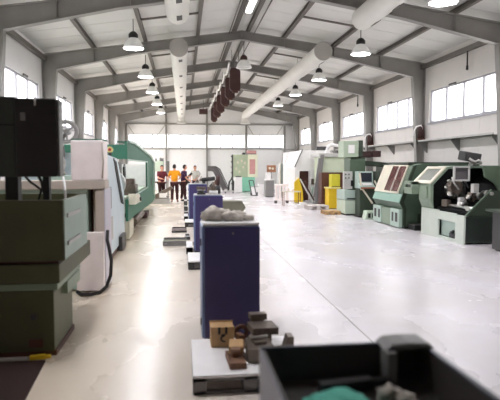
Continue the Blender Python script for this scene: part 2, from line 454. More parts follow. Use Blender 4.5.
def duct(x, side):
    zc, R = 5.17, .265
    t = thing('air_duct', 'long white round air duct starting at a rafter, %s side of the roof' % side, 'duct', (x, 16.4, zc), 'white air ducts')
    d = MB(); d.cyl((x, 16.45, zc), (x, 37.2, zc), R, n=32, cap=False)
    k = 18.4
    while k < 37: d.torus((x, k, zc), R+.002, .008, 'y', 32, 6); k += 2.0
    d.build('duct_pipe', DUCT, t)
    MB().cyl((x, 16.4, zc), (x, 16.46, zc), R+.012, n=32).build('end_plate', DUCTEND, t)
    e = MB(); e.tube([(x, 37.1, zc), (x, 37.3, zc-.03), (x, 37.42, zc-.12), (x, 37.46, zc-.3), (x, 37.46, 4.6)], R*.96, 24); e.cyl((x, 37.46, 4.56), (x, 37.46, 4.6), R+.1, n=24)
    e.build('elbow', DUCT, t)
    for k in range(8):
        y = 17.1+2.9*k
        if y > 37: break
        sg = 1 if x < 2 else 1
        a = math.radians(-80 if x < 2 else -62)
        c = Vector((x+math.cos(a)*R*1.0, y, zc+math.sin(a)*R*1.0))
        MB().obox(c, .012, .34, .11, 0, -a, 0).build('vent', DGREY, t)
    h = MB()
    for y in (20.2, 25.2, 30.2, 35.2):
        h.cyl((x, y, zc+R-.01), (x, y, roofz(x)+.05), .008, n=6)
    h.build('hangers', GREY, t)
    # separate near length with a domed end
    t2 = thing('air_duct', 'short white air duct with rounded end near the camera, %s side of the roof' % side, 'duct', (x, 12.8, zc), 'white air ducts')
    MB().cyl((x, 3.0, zc), (x, 12.7, zc), R, n=32).build('duct_pipe', DUCT, t2)
    MB().tube([(x, 12.69, zc), (x, 12.78, zc)], R*.97, 32).ball((x, 12.76, zc), R*.96, .16, R*.96, nu=24, nv=14).build('end_cap', DUCT, t2)
    for y in (9.6, 10.9, 12.2):
        a = math.radians(-80 if x < 2 else -62)
        c = Vector((x+math.cos(a)*R, y, zc+math.sin(a)*R)); MB().obox(c, .012, .36, .12, 0, -a, 0).build('vent', BLACK, t2)
    h = MB()
    for y in (5.2, 10.2, 12.4): h.cyl((x, y, zc+R-.01), (x, y, roofz(x)+.05), .008, n=6)
    h.build('hangers', GREY, t2)
duct(-.1, 'left'); duct(4.26, 'right')

# ridge: lighting strip, conduits, hanging panels
t = thing('strip_light', 'fluorescent strip light fixed beneath the roof ridge near the first rafter', 'lamp', (1.72, 13.7, 5.7))
MB().box(1.63, 1.83, 13.0, 14.5, 5.72, 5.82).build('housing', GREY, t)
MB().box(1.66, 1.80, 13.06, 14.44, 5.69, 5.722).build('diffuser', TUBEE, t)
MB().box(1.63, 1.83, 13.0, 13.06, 5.68, 5.83).box(1.63, 1.83, 14.44, 14.5, 5.68, 5.83).build('end_cap', BLACK, t)
MB().cyl((1.73, 13.3, 5.82), (1.73, 13.3, 6.02), .01, n=6).cyl((1.73, 14.2, 5.82), (1.73, 14.2, 6.02), .01, n=6).build('hanger', DGREY, t)
cb = MB()
for dx, r in ((1.5, .018), (1.57, .012), (2.3, .02)): cb.cyl((dx, 5, roofz(dx)-.02), (dx, 37.6, roofz(dx)-.02), r, n=8)
struct(cb.build('ridge_conduit', PURL))
pan_y = [20.4, 22.6, 25.2, 28.2, 31.0, 34.2]
for i, y in enumerate(pan_y):
    t = thing('hanging_panel', 'maroon box panel hanging under the roof ridge, %s of the row' % ORD[i], 'heater', (1.95, y, 4.42), 'maroon panels hanging under the ridge')
    x0, x1 = 1.74, 2.13
    MB().prism([(x0, 4.55), (x0+.06, 4.47), (x1, 4.47), (x1, 5.2), (x1-.1, 5.3), (x0+.05, 5.3), (x0, 5.2)], 'y', y-.1, y+.1).build('panel_body', MAROON, t, .01)
    MB().box(x0+.1, x1-.08, y-.06, y+.06, 4.40, 4.475).build('bottom_cap', BROWN, t)
    MB().cyl((x0+.08, y, 5.3), (x0+.08, y, 5.97), .009, n=6).cyl((x1-.06, y, 5.3), (x1-.06, y, 5.97), .009, n=6).build('hanger', DGREY, t)
fx = []
for k in range(0, 121):
    y = 19.7+k*.13; fx.append((1.66, y, 5.36-.2*abs(math.sin((y-19.7)*math.pi/2.2))))
tag(MB().tube(fx, .035, 8).build('festoon_cable', WHITE), 'white looping cable running beside the maroon panels under the ridge', 'cable')
t = thing('junction_box', 'small dark brown box hanging left of the maroon panels near the far end', 'box', (1.25, 33.5, 4.6))
MB().box(1.0, 1.5, 33.4, 33.7, 4.82, 5.12).build('box_body', MAROON, t, .01)
MB().cyl((1.25, 33.55, 5.12), (1.25, 33.55, 5.92), .012, n=6).build('hanger', DGREY, t)

# wall hooks and hoses on the right wall
def hook(y0, lab):
    m = MB(); m.tube([(XR, y0+.2, 4.96), (XR-.07, y0+.2, 4.97), (XR-.1, y0, 4.95), (XR-.1, y0, 4.5), (XR-.1, y0, 4.42)], .022, 8); m.cyl((XR-.1, y0, 4.40), (XR-.1, y0, 4.52), .035, n=10)
    tag(m.build('wall_hook', BLACK), lab, 'hook', 'hooks on the right wall')
hook(14.75, 'black bent rod hanging on the right wall above the nearest windows')
hook(24.5, 'black bent rod hanging on the right wall above the farther windows')
def hoses(y, lab, seed):
    t = thing('hose_bundle', lab, 'hose', (7.95, y-.16, 2.55), 'hose bundles on the columns')
    a = MB()
    for k in range(4):
        dx = .055*k
        a.tube([(7.86+dx, y-.18, 2.56), (7.84+dx, y-.2, 2.75), (7.84+dx, y-.2, 2.95), (7.9+dx*.5, y-.18, 3.06), (7.98+dx*.3, y-.16, 2.98), (8.02+dx*.2, y-.15, 2.75), (8.04, y-.15, 2.56)], .024, 8)
    a.build('hose', MAROON, t)
    MB().tube([(7.66, y-.2, 2.62), (7.68, y-.22, 2.86), (7.76, y-.22, 3.0), (7.92, y-.2, 3.04), (8.02, y-.18, 2.9)], .026, 8).build('hose', WHITE, t, label='white air hose')
    MB().box(7.82, 8.08, y-.21, y-.11, 2.55, 2.62).build('holder', BROWN, t)
hoses(17.74, 'bundle of dark red hoses with a white hose on the nearest right column', 1)
hoses(22.74, 'bundle of dark red hoses with a white hose on the second right column', 2)

# ------------------------------------------------------------------ left foreground: olive green machine with dark cabinet
t = thing('grinding_machine', 'large olive green machine base standing at the left beside the beige machine', 'machine', (-1.75, 5.6, 0))
gx = -1.15
MB().box(-2.9, gx, 4.95, 5.75, .045, .655).build('base', GMACH, t, .008)
MB().box(-2.88, gx+.012, 4.965, 5.77, 0, .05).build('plinth', BROWN, t)
MB().cyl((-1.325, 4.953, .36), (-1.325, 4.935, .36), .03, n=6).build('plug', DGREY, t)
MB().box(-1.37, -1.25, 4.94, 4.953, .085, .16).build('name_plate', BROWN, t)
MB().box(-2.9, -1.11, 4.93, 6.0, .60, .66).box(-2.9, -1.1, 5.3, 5.93, .48, .60).build('neck', GMACH2, t, .006)
MB().prism([(-2.95, .665), (-1.085, .665), (-1.085, .835), (-2.95, .835)], 'y', 4.9, 6.5).build('table_flange', GMACH, t, .008)
MB().box(-2.9, -1.1, 4.94, 6.4, .83, .87).build('drip_groove', BROWN, t)
ta = MB(); xr = -1.045
ta.box(-2.95, xr, 4.9, 4.925, .865, 1.40); ta.box(xr-.025, xr, 4.925, 6.05, .865, 1.40); ta.box(-2.95, -2.925, 4.925, 6.05, .865, 1.4)
ta.box(-2.925, xr-.025, 6.025, 6.05, .865, 1.4); ta.box(-2.925, xr-.025, 4.925, 6.025, .865, 1.28)
tank = ta.build('tank', GMACH, t, .004)
MB().box(xr, xr+.006, 4.93, 6.04, .87, 1.395).build('side_panel', mat('olive_side_lit', (158, 176, 164), .45, 0, .06, 3), t)  # paler sheet: light falling on the tank's right side, put into the colour
sp = MB()
for z in (1.235, .985):
    sp.box(xr+.006, xr+.02, 5.03, 5.62, z, z+.035)
sp.build('grip_strip', LGREY, t)
MB().frame('y', -2.9, -1.62, .9, 1.37, 4.894, 4.9, .012).build('seam_frame', DGREY, t)

t = thing('control_cabinet', 'dark switch cabinet raised on two posts above the olive green machine', 'cabinet', (-1.6, 5.2, 1.28))
MB().box(-2.1, -1.455, 5.0, 5.17, 1.60, 2.30).build('door', mat('dark_olive_door', (58, 62, 56), .45, 0, .08, 3), t, .006)
MB().box(-1.45, -1.105, 4.98, 5.15, 1.60, 2.285).build('body', mat('dark_cabinet', (44, 40, 38), .45, 0, .1, 4), t, .008)
MB().box(-1.105, -1.08, 4.99, 5.15, 1.60, 2.28).build('edge_trim', mat('cabinet_edge', (84, 82, 78), .4), t, .01)
MB().box(-2.1, -1.455, 4.992, 5.0, 2.045, 2.06).build('door_seam', BLACK, t)
MB().box(-1.40, -1.36, 4.965, 4.98, 2.09, 2.16).build('switch', GREY, t)
MB().tube([(-1.275, 4.97, 2.3), (-1.275, 4.965, 2.26), (-1.275, 4.968, 2.22)], .008, 6).build('latch', LGREY, t)
MB().box(-1.56, -1.45, 5.03, 5.14, 1.28, 1.60).build('post', BLACK, t)
MB().box(-1.245, -1.19, 5.05, 5.13, 1.28, 1.60).build('post', BLACK, t)
cb = MB()
cb.tube([(-1.30, 5.1, 1.62), (-1.26, 5.08, 1.55), (-1.235, 5.06, 1.44), (-1.2, 5.08, 1.36), (-1.12, 5.2, 1.335), (-1.14, 5.4, 1.33)], .014, 8)
cb.tube([(-1.42, 5.15, 1.6), (-1.36, 5.1, 1.55), (-1.27, 5.1, 1.48), (-1.3, 5.1, 1.38), (-1.4, 5.12, 1.35)], .012, 8)
tag(cb.build('power_cable', BLACK), 'black cables drooping from the dark cabinet to the green tank', 'cable')
wc = MB(); wc.tube([(-1.12, 5.28, 1.6), (-1.09, 5.2, 1.54), (-1.075, 5.15, 1.46), (-1.07, 5.15, 1.36), (-1.12, 5.2, 1.325), (-1.2, 5.25, 1.315)], .011, 8)
tag(wc.build('white_cable', WHITE), 'white cable looping down onto the rim of the green tank', 'cable')
# floor mat and small bits
m = MB().prism([(-3.0, 3.0), (-1.36, 3.0), (-1.15, 4.02), (-1.2, 4.82), (-3.0, 4.84)], 'z', 0, .012)
tag(m.build('floor_mat', MATB), 'dark brown rubber floor mat in front of the olive green machine', 'mat')
m = MB().obox((-1.28, 4.875, .022), .13, .05, .036, 0, 0, .15).cyl((-1.22, 4.885, .02), (-1.17, 4.89, .02), .018, n=10)
tag(m.build('yellow_clamp', YELL, bevel=.006), 'small yellow clamp lying on the floor at the corner of the brown mat', 'clamp')
m = MB().box(-2.2, -1.36, 4.86, 4.9, .0, .02)
tag(m.build('white_strip', LGREY), 'thin white strip lying along the edge of the brown mat', 'strip')

# ------------------------------------------------------------------ beige machine with pinkish control box
t = thing('beige_machine', 'beige pillar machine with grey hose behind the olive green machine', 'machine', (-1.6, 7.8, 0))
MB().box(-2.6, -1.03, 7.4, 7.8, 1.385, 1.50).build('top_beam', BEIGE, t, .01)
MB().box(-1.16, -1.05, 7.42, 8.0, .03, 1.385).build('pillar', BEIGE, t, .006)
MB().box(-1.05, -1.035, 7.415, 8.01, .03, 1.385).build('side_panel', mat('lilac_grey_paint', (206, 202, 212), .4, 0, .03), t, .006)
MB().box(-2.55, -1.27, 7.5, 8.12, .03, 1.385).build('body', PALET, t, .006)
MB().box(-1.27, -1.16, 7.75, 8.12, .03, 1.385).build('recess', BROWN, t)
MB().box(-1.215, -1.19, 7.6, 7.66, .2, 1.38).build('guide_rail', BEIGE, t)
MB().box(-1.40, -1.05, 7.30, 7.42, .05, .82).build('front_panel', PINKW, t, .006)
ft = MB()
for x in (-1.36, -1.1, -2.4):
    ft.box(x-.03, x+.03, 7.5, 7.56, 0, .05)
ft.build('feet', BLACK, t)
pc = thing('control_box', 'pinkish white control box standing on the beige machine beam', 'box', (-1.25, 7.6, 1.5))
MB().box(-1.465, -1.04, 7.4, 7.78, 1.50, 2.035).build('housing', PINKW, pc, .02)
MB().box(-1.46, -1.045, 7.42, 7.76, 2.03, 2.05).build('top_edge', TEAL, pc)
MB().tube([(-1.06, 7.39, 1.53), (-1.045, 7.385, 1.75), (-1.06, 7.39, 2.0)], .012, 8).build('edge_strip', BEIGE, pc)
hz = [(-1.0, 7.36, .84), (-1.0, 7.3, .72), (-.97, 7.25, .62), (-.94, 7.22, .45), (-.95, 7.2, .27), (-1.0, 7.18, .13), (-1.09, 7.17, .05), (-1.2, 7.17, .03), (-1.33, 7.18, .03), (-1.38, 7.22, .06)]
tag(MB().tube(hz, .022, 10).build('hose', RUBBER), 'black hose curving down to the floor at the beige machine', 'hose')
t = thing('drill_press', 'drilling machine with grey ring handwheel behind the pinkish control box', 'machine', (-1.8, 8.5, 0))
MB().box(-2.1, -1.6, 8.3, 8.8, 0, 1.55).build('base', PALET, t, .01)
MB().cyl((-1.85, 8.6, 1.55), (-1.85, 8.6, 2.05), .06, n=16).build('column', DGREY, t)
w = MB(); w.torus((-1.72, 8.42, 2.2), .15, .032, 'y', 30, 8)
for k in range(3):
    a = math.radians(35+120*k); w.bar((-1.72, 8.42, 2.2), (-1.72+.14*math.cos(a), 8.42, 2.2+.14*math.sin(a)), .028)
w.cyl((-1.72, 8.4, 2.2), (-1.72, 8.6, 2.2), .04, n=14)
w.build('handwheel', mat('wheel_grey', (160, 158, 156), .4), t)
MB().box(-1.93, -1.8, 8.42, 8.56, 1.94, 2.03).build('motor_cap', RED, t, .008)
MB().box(-1.95, -1.78, 8.4, 8.6, 1.7, 1.94).cyl((-1.87, 8.42, 1.6), (-1.87, 8.42, 1.72), .06, n=14).build('motor', BLACK, t, .01)
MB().bar((-1.82, 8.5, 2.05), (-1.72, 8.52, 2.24), .05).bar((-1.86, 8.55, 1.95), (-1.8, 8.5, 2.1), .07).build('arm', STEELM, t)
MB().tube([(-1.78, 8.36, 1.85), (-1.73, 8.33, 1.75), (-1.76, 8.32, 1.62), (-1.72, 8.33, 1.56)], .018, 8).build('cable', LGREY, t)

# ------------------------------------------------------------------ pale blue lathe cabin
t = thing('pale_blue_lathe', 'pale blue machine cabin with slanted edge in front of the teal lathe', 'machine', (-1.8, 10.3, 0))
MB().prism([(8.85, .12), (12.0, .12), (12.04, .55), (12.0, 1.12), (10.85, 1.84), (8.85, 1.90)], 'x', -2.6, -1.27).build('cabin', PALEB, t, .01)
MB().prism([(8.95, .3), (10.8, .3), (10.8, 1.2), (10.2, 1.78), (8.95, 1.82)], 'x', -1.275, -1.255).build('door', PALEB, t, .006, label='pale blue sliding door')
MB().bar((10.16, 0, 0), (10.16, 0, .01), .01) if 0 else None
rl = MB()
for o_ in (0, .16, .32): rl.bar((-1.25, 10.15+o_, 1.82-o_*.15), (-1.25, 11.3+o_, .95-o_*.15), .02, .03)
rl.build('door_rail', DGREY, t)
vt = MB().box(-1.258, -1.25, 9.2, 9.75, .95, 1.33)
for k in range(7): vt.box(-1.25, -1.243, 9.22, 9.73, .97+.05*k, .99+.05*k)
vt.build('vent_grille', GREY, t)
MB().box(-1.258, -1.246, 9.1, 9.9, .40, .80).build('lower_plate', LGREY, t)
MB().box(-2.5, -1.3, 9.0, 11.8, 0, .13).build('base', BROWN, t)
MB().box(-1.3, -1.2, 10.9, 11.6, .02, .3).build('foot_rail', DGREY, t)
MB().cyl((-1.29, 9.95, 1.87), (-1.29, 9.95, 1.95), .03, n=12).build('stalk', DGREY, t)
MB().cyl((-1.29, 9.9, 1.98), (-1.29, 10.0, 1.98), .052, n=20).build('button_housing', mat('pale_yellow', (236, 224, 150), .5), t)
MB().cyl((-1.285, 9.87, 1.98), (-1.285, 9.9, 1.98), .026, n=16).build('stop_button', RED, t)

# ------------------------------------------------------------------ teal lathe cabin with the open window
t = thing('teal_lathe', 'long teal green lathe cabin with open front standing along the left wall', 'machine', (-2.0, 17.0, 0))
xf = -1.2; y0, y1 = 12.1, 22.6
prof_top = [(y0, 2.20), (13.4, 2.23), (20.4, 2.02), (y1, 1.80)]
oy0, oy1, oz0, oz1 = 12.5, 18.7, .95, 1.84
fm = MB()
fm.prism([(y0, .48), (14, .46), (21.9, .26), (y1, .32), (y1, oz0), (y0, oz0)], 'x', xf-.06, xf)
fm.prism([(y0, oz1), (20.9, oz1), (y1, 1.62), (y1, 1.80), (20.4, 2.02), (13.4, 2.23), (y0, 2.20)], 'x', xf-.06, xf)
fm.prism([(oy1, oz0), (y1, oz0), (y1, 1.62), (20.9, oz1), (oy1, oz1)], 'x', xf-.06, xf)
fm.build('front_frame', TEAL, t)
MB().prism([(y0, .46), (y1, .30), (y1, 1.78), (20.4, 2.0), (13.4, 2.21), (y0, 2.18)], 'x', -2.9, -2.84).build('back_panel', WHITE, t)
MB().box(-2.84, xf-.06, y0, y0+.05, 1.84, 2.15).build('end_panel', TEAL, t)
MB().box(-2.84, xf-.06, y1-.05, y1, .34, 1.75).build('end_panel', WHITE, t)
rf = MB()
for (a, b) in zip(prof_top[:-1], prof_top[1:]):
    rf.prism([a, b, (b[0], b[1]+.03), (a[0], a[1]+.03)], 'x', -1.42, xf+.05)
rf.build('roof', DKTEAL, t)
ed = MB()
for (a, b) in zip(prof_top[:-1], prof_top[1:]): ed.bar((xf+.03, a[0], a[1]+.02), (xf+.03, b[0], b[1]+.02), .05, .06)
ed.bar((xf+.03, y1, 1.8), (xf+.03, y1, .32), .05)
ed.build('edge_rail', PALET, t)
MB().box(xf, xf+.02, y0, oy1, oz1-.04, oz1).box(xf, xf+.02, y0, oy1, oz0, oz0+.04).box(xf, xf+.02, oy1-.06, oy1, oz0+.04, oz1-.04).build('opening_trim', PALET, t)
MB().box(-2.84, -1.5, y0+.1, y1-.1, .46, .86).build('bed', PALEG, t)
MB().box(-2.84, -2.2, 12.4, 13.6, .86, 1.6).build('headstock', PALET, t, .02)
ck = MB(); ck.cyl((-1.75, 13.6, 1.25), (-1.75, 13.95, 1.25), .33, n=28).cyl((-1.75, 13.95, 1.25), (-1.75, 14.05, 1.25), .14, n=20)
for k in range(3):
    a = math.radians(90+120*k); ck.obox((-1.75+.2*math.cos(a), 14.0, 1.25+.2*math.sin(a)), .2, .12, .08, 0, -a, 0)
ck.build('chuck', STEELM, t)
MB().box(-2.0, -1.6, 14.6, 15.1, .86, 1.3).cyl((-1.75, 14.85, 1.3), (-1.75, 14.85, 1.8), .13, n=16).build('turret', GREY, t, .02)
MB().box(-1.85, -1.35, 15.7, 16.6, .86, 1.15).box(-1.7, -1.4, 15.9, 16.3, 1.15, 1.32).build('carriage', DSTEEL, t, .01)
MB().cyl((-1.7, 17.2, 1.15), (-1.7, 18.2, 1.15), .14, n=16).cyl((-1.7, 16.8, 1.15), (-1.7, 17.2, 1.15), .04, n=10).box(-1.95, -1.5, 17.3, 18.3, .86, 1.05).build('tailstock', GREY, t)
MB().obox((-1.7, 16.2, 1.5), .05, .3, .42, .35, 0, 0).build('guard_plate', BLACK, t)
MB().prism([(12.2, .84), (13.9, .80), (13.3, 1.02), (12.2, 1.08)], 'x', xf, xf+.16).build('control_shelf', CREAM, t, .01)
MB().cyl((xf+.16, 13.3, .9), (xf+.2, 13.3, .9), .05, n=12).build('knob', BLACK, t)
MB().box(xf, xf+.012, 20.7, 21.0, .95, 1.25).build('handle', BLACK, t)
bs = MB(); bs.box(-2.8, -1.75, 12.3, 22.2, 0, .32); bs.build('base', DGREY, t)
MB().cyl((-1.35, 14.6, .2), (-1.35, 17.5, .2), .13, n=14).build('coolant_pipe', DSTEEL, t)
MB().box(-1.6, -1.22, 12.6, 13.6, .02, .42).build('chip_bin', CREAM, t, .02)
MB().box(-1.5, -1.15, 17.6, 18.6, .02, .2).build('pedal_box', MAROON, t, .02)

# ------------------------------------------------------------------ row of blue cabinets, pallets, trays
def pallet(name, x0, x1, ya, yb, label, group, deckm, framem, h=.144):
    t = thing(name, label, 'pallet', ((x0+x1)/2, (ya+yb)/2, 0), group)
    MB().box(x0, x1, ya, yb, h-.022, h).build('deck', deckm, t, .003)
    w = (x1-x0)
    for k in range(3):
        cx = x0+.05+(w-.1)*k/2
        for cy in (ya+.06, (ya+yb)/2, yb-.06): MB().box(cx-.05, cx+.05, cy-.06, cy+.06, .022, h-.022).build('block', framem, t)
    r = MB()
    for k in range(3):
        cx = x0+.05+(w-.1)*k/2; r.box(cx-.05, cx+.05, ya, yb, 0, .022)
    for y in (ya, yb-.05): r.box(x0, x1, y, y+.05, 0, .02)
    r.build('runners', framem, t)
    for y in (ya, yb-.04): MB().box(x0, x1, y, y+.04, h-.045, h-.023).build('edge_board', framem, t)
    return t
WHB = mat('white_board', (250, 248, 248), .35, 0, .03)
PG = 'white topped pallets beside the blue cabinets'
pallet('pallet', .06, .92, 3.96, 4.82, 'white topped grey pallet in front of the nearest blue cabinet, metal parts on it', PG, WHB, mat('pallet_grey', (126, 122, 120), .6, 0, .1))
pallet('pallet', .07, .75, 8.85, 9.75, 'white topped pallet on the floor between the nearest and second blue cabinets', PG, WHB, DGREY)
pallet('pallet', .05, .17, 10.45, 11.2, 'narrow dark rack with white top at the foot of the second blue cabinet', PG, WHB, DGREY)
pallet('pallet', .04, .62, 15.1, 15.9, 'white topped pallet on the floor between the second and third blue cabinets', PG, WHB, DGREY)
pallet('pallet', .02, .14, 16.9, 17.7, 'narrow dark rack with white top at the foot of the third blue cabinet', PG, WHB, DGREY)

def cabinet(x0, x1, ya, yb, h, label):
    t = thing('blue_cabinet', label, 'cabinet', ((x0+x1)/2, (ya+yb)/2, 0), 'blue steel cabinets in a row')
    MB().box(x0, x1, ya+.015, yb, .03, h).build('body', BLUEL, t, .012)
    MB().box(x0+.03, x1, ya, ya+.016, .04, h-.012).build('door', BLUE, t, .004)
    MB().box(x0+.01, x1-.01, ya+.02, yb-.01, h, h+.012).build('top_sheet', LGREY, t)
    MB().box(x0+.02, x1-.02, ya+.03, yb-.02, 0, .035).build('plinth', DGREY, t)
    MB().cyl(((x0+x1)/2+.02, ya-.008, h-.07), ((x0+x1)/2+.02, ya+.002, h-.07), .011, n=12).build('lock', GREY, t)
    MB().box(x0-.012, x0, ya+.12, ya+.16, h*.82, h*.88).box(x0-.012, x0, ya+.12, ya+.16, h*.12, h*.18).build('hinge', DGREY, t)
    return t
cabinet(.17, .73, 5.17, 5.75, 1.12, 'nearest blue steel cabinet, heap of grey rags on its white top')
cabinet(.2, .76, 10.56, 11.14, 1.12, 'second blue steel cabinet back, dark tools on its top')
cabinet(.16, .73, 17.0, 17.6, 1.12, 'third and farthest blue steel cabinet, behind the second one')
m = MB().box(.19, .725, 5.165, 5.75, 1.133, 1.152)
tag(m.build('white_board', WHB, bevel=.004), 'white board laid on top of the nearest blue cabinet', 'board')
rg = MB()
for k, (x, y, rx, ry, rz_) in enumerate(((.29, 5.4, .11, .11, .085), (.37, 5.5, .11, .1, .07), (.45, 5.38, .09, .1, .06), (.53, 5.5, .1, .1, .055), (.52, 5.36, .08, .08, .045), (.62, 5.42, .085, .09, .035), (.24, 5.55, .07, .08, .05))):
    rg.ball((x, y, 1.152+rz_*.82), rx, ry, rz_, .45, k+2, 20, 12)
rg.v = [(p[0], p[1], max(1.152+(p[2]-1.152)*.88+.012*noise.noise(Vector(p)*38), 1.1535)) for p in rg.v]
tag(rg.build('rag_heap', RAG), 'heap of crumpled grey rags on the nearest blue cabinet', 'rags')

def steel_thing(name, label, cat, fn, m, group=None):
    b = MB(); fn(b); o = b.build(name, m, bevel=.003); return tag(o, label, cat, group)
for k, (y, w_, h_) in enumerate(((12.6, .13, .12), (18.6, .14, .22), (20.4, .14, .3), (22.4, .14, .42))):
    t = thing('vise_stand', 'small dark clamping block on the floor, %s along the left of the blue cabinets' % ORD[k], 'block', (.09, y, 0), 'dark blocks beside the blue cabinets')
    MB().box(.02, .02+w_, y-.12, y+.12, 0, h_*.6).build('base', DGREY, t, .005)
    MB().box(.03, .01+w_, y-.1, y+.1, h_*.6, h_*.75).build('pale_plate', WHITE, t)
    MB().box(.04, w_, y-.08, y+.08, h_*.75, h_).build('jaw', BLACK, t, .005)
# things on the second and third cabinets
t = thing('bench_vise', 'dark vise standing on top of the second blue cabinet', 'vise', (.35, 10.8, 1.132))
MB().box(.27, .43, 10.7, 10.95, 1.132, 1.17).cyl((.35, 10.82, 1.17), (.35, 10.82, 1.21), .06, n=14).build('base', DGREY, t)
MB().box(.26, .44, 10.78, 10.84, 1.2, 1.28).box(.3, .4, 10.84, 11.0, 1.2, 1.25).build('jaw', DSTEEL, t, .004)
MB().cyl((.35, 10.62, 1.22), (.35, 10.8, 1.22), .014, n=8).cyl((.27, 10.64, 1.22), (.43, 10.64, 1.22), .008, n=8).build('handle', STEELM, t)
t = thing('tool_holder', 'light and dark tool holder standing right on the second blue cabinet', 'tool', (.62, 10.9, 1.132))
MB().cyl((.6, 10.9, 1.132), (.6, 10.9, 1.2), .09, n=16).build('base', WHITE, t)
MB().cyl((.6, 10.9, 1.2), (.6, 10.9, 1.38), .045, .03, n=14).build('cone', DSTEEL, t)
MB().bar((.6, 10.9, 1.36), (.52, 10.9, 1.28), .03).build('lever', BLACK, t)
t = thing('tool_holder', 'tall dark tool holder at the right edge of the second blue cabinet', 'tool', (.71, 11.0, 1.132))
MB().cyl((.7, 11.0, 1.132), (.7, 11.0, 1.3), .05, n=14).build('base', DGREY, t)
MB().cyl((.7, 11.0, 1.3), (.7, 11.0, 1.5), .03, .05, n=14).build('cone', MAROON, t)
t = thing('cutting_head', 'long dark cutting head lying across the third blue cabinet', 'tool', (.65, 17.3, 1.132))
MB().box(.6, .70, 17.2, 17.4, 1.132, 1.2).build('stand', DGREY, t)
MB().cyl((.58, 17.3, 1.24), (1.0, 17.3, 1.29), .065, n=16).build('barrel', BLACK, t)
MB().cyl((.52, 17.3, 1.233), (.58, 17.3, 1.24), .045, n=14).build('nozzle', DSTEEL, t)
# low trays standing on the floor left of the cabinets
def tray(x0, x1, ya, yb, h, label, m, m2):
    t = thing('floor_tray', label, 'tray', ((x0+x1)/2, (ya+yb)/2, 0), 'low trays on the floor by the cabinets')
    MB().frame('x', ya, yb, 0, h, x0, x0+.015, .0151) if 0 else None
    b = MB(); b.box(x0, x1, ya, yb, 0, .01); b.box(x0, x1, ya, ya+.012, .01, h); b.box(x0, x1, yb-.012, yb, .01, h); b.box(x0, x0+.012, ya+.012, yb-.012, .01, h); b.box(x1-.012, x1, ya+.012, yb-.012, .01, h)
    b.build('pan', m, t)
    MB().box(x0+.012, x1-.012, ya+.012, yb-.012, .01, h*.55).build('filling', m2, t)
    MB().box(x0+.04, x0+.09, ya-.006, ya, h*.4, h*.6).build('tag_plate', LGREY, t)
tray(-.44, .06, 11.55, 12.2, .10, 'grey low tray on the floor left of the second blue cabinet', GREY, OLIVE)
tray(-.30, .08, 13.85, 14.7, .05, 'flat dark brown tray on the floor beyond the grey tray', DGREY, MAROON)
t = thing('olive_crate', 'olive drab box with chamfered end on the floor right of the second blue cabinet', 'box', (1.75, 19.6, 0))
MB().prism([(1.0, 0), (2.1, 0), (2.22, .2), (2.1, .4), (1.0, .4)], 'y', 19.35, 19.95).build('box_body', OLIVE, t, .01)
MB().box(1.0, 2.1, 19.33, 19.97, .4, .425).build('lid', OLIVE, t, .006)

# parts on the nearest pallet
t = thing('wooden_box', 'light wooden box with dark stencil on the nearest white pallet', 'box', (.33, 4.67, .144))
MB().box(.225, .425, 4.57, 4.77, .145, .31).build('box_body', WOODL, t, .008)
for y in (4.57, 4.77): MB().box(.222, .428, y-.005, y+.005, .285, .322).build('top_lip', WOODL, t)
MB().box(.285, .305, 4.558, 4.565, .262, .322).box(.345, .365, 4.558, 4.565, .262, .322).build('slot', BLACK, t)
g = MB()
for (a, b) in (((.31, .25), (.34, .258)), ((.34, .258), (.345, .25)), ((.345, .25), (.31, .235)), ((.31, .235), (.315, .205)), ((.315, .205), (.345, .195))):
    g.bar((a[0], 4.567, a[1]), (b[0], 4.567, b[1]), .014, .012)
g.build('stencil_mark', BLACK, t)
t = thing('wooden_block', 'small brown wooden block stack in front of the wooden box', 'block', (.42, 4.3, .144))
MB().obox((.40, 4.2, .17), .13, .3, .05, 0, 0, .05).build('board', WOODD, t, .004)
MB().obox((.42, 4.35, .225), .12, .2, .06, 0, 0, -.1).build('block', WOODL, t, .006)
MB().cyl((.4, 4.2, .196), (.4, 4.2, .26), .04, n=14).build('disc', WOODD, t)
def part(name, lab, fn, m):
    b = MB(); fn(b); return tag(b.build(name, m, bevel=.004), lab, 'metal part')
part('steel_bar', 'dark steel block at the top of the metal parts heap before the blue cabinet', lambda b: b.obox((.65, 4.75, .36), .15, .1, .05, 0, 0, .1).obox((.65, 4.76, .242), .12, .08, .19), DSTEEL)
part('steel_plate', 'thick grey steel plate lying across the metal parts heap', lambda b: b.obox((.67, 4.58, .30), .23, .2, .06, .04, .04, .15).obox((.70, 4.62, .212), .1, .1, .13), DSTEEL)
part('steel_casting', 'rounded steel casting in the middle of the metal parts heap', lambda b: b.cyl((.575, 4.54, .145), (.575, 4.54, .215), .07, n=18).cyl((.575, 4.54, .215), (.57, 4.53, .25), .04, .03, n=14), STEELM)
part('steel_bracket', 'notched steel bracket at the right of the metal parts heap', lambda b: b.prism([(.71, .145), (.89, .145), (.89, .3), (.84, .3), (.81, .2), (.75, .19), (.71, .24)], 'y', 4.30, 4.42), DSTEEL)
part('steel_ring', 'small brown steel ring beside the wooden box', lambda b: b.torus((.505, 4.74, .222), .05, .022, 'y', 20, 8).box(.465, .545, 4.70, 4.78, .145, .165), BROWN)
part('steel_block', 'grey steel block at the front of the metal parts heap', lambda b: b.obox((.60, 4.3, .2), .2, .28, .11, 0, 0, -.05).obox((.6, 4.33, .265), .1, .12, .03, 0, 0, .2), DSTEEL)
part('rust_block', 'rusty brown block between the wooden box and the steel heap', lambda b: b.obox((.475, 4.58, .2), .05, .1, .11, 0, 0, .3), WOODD)
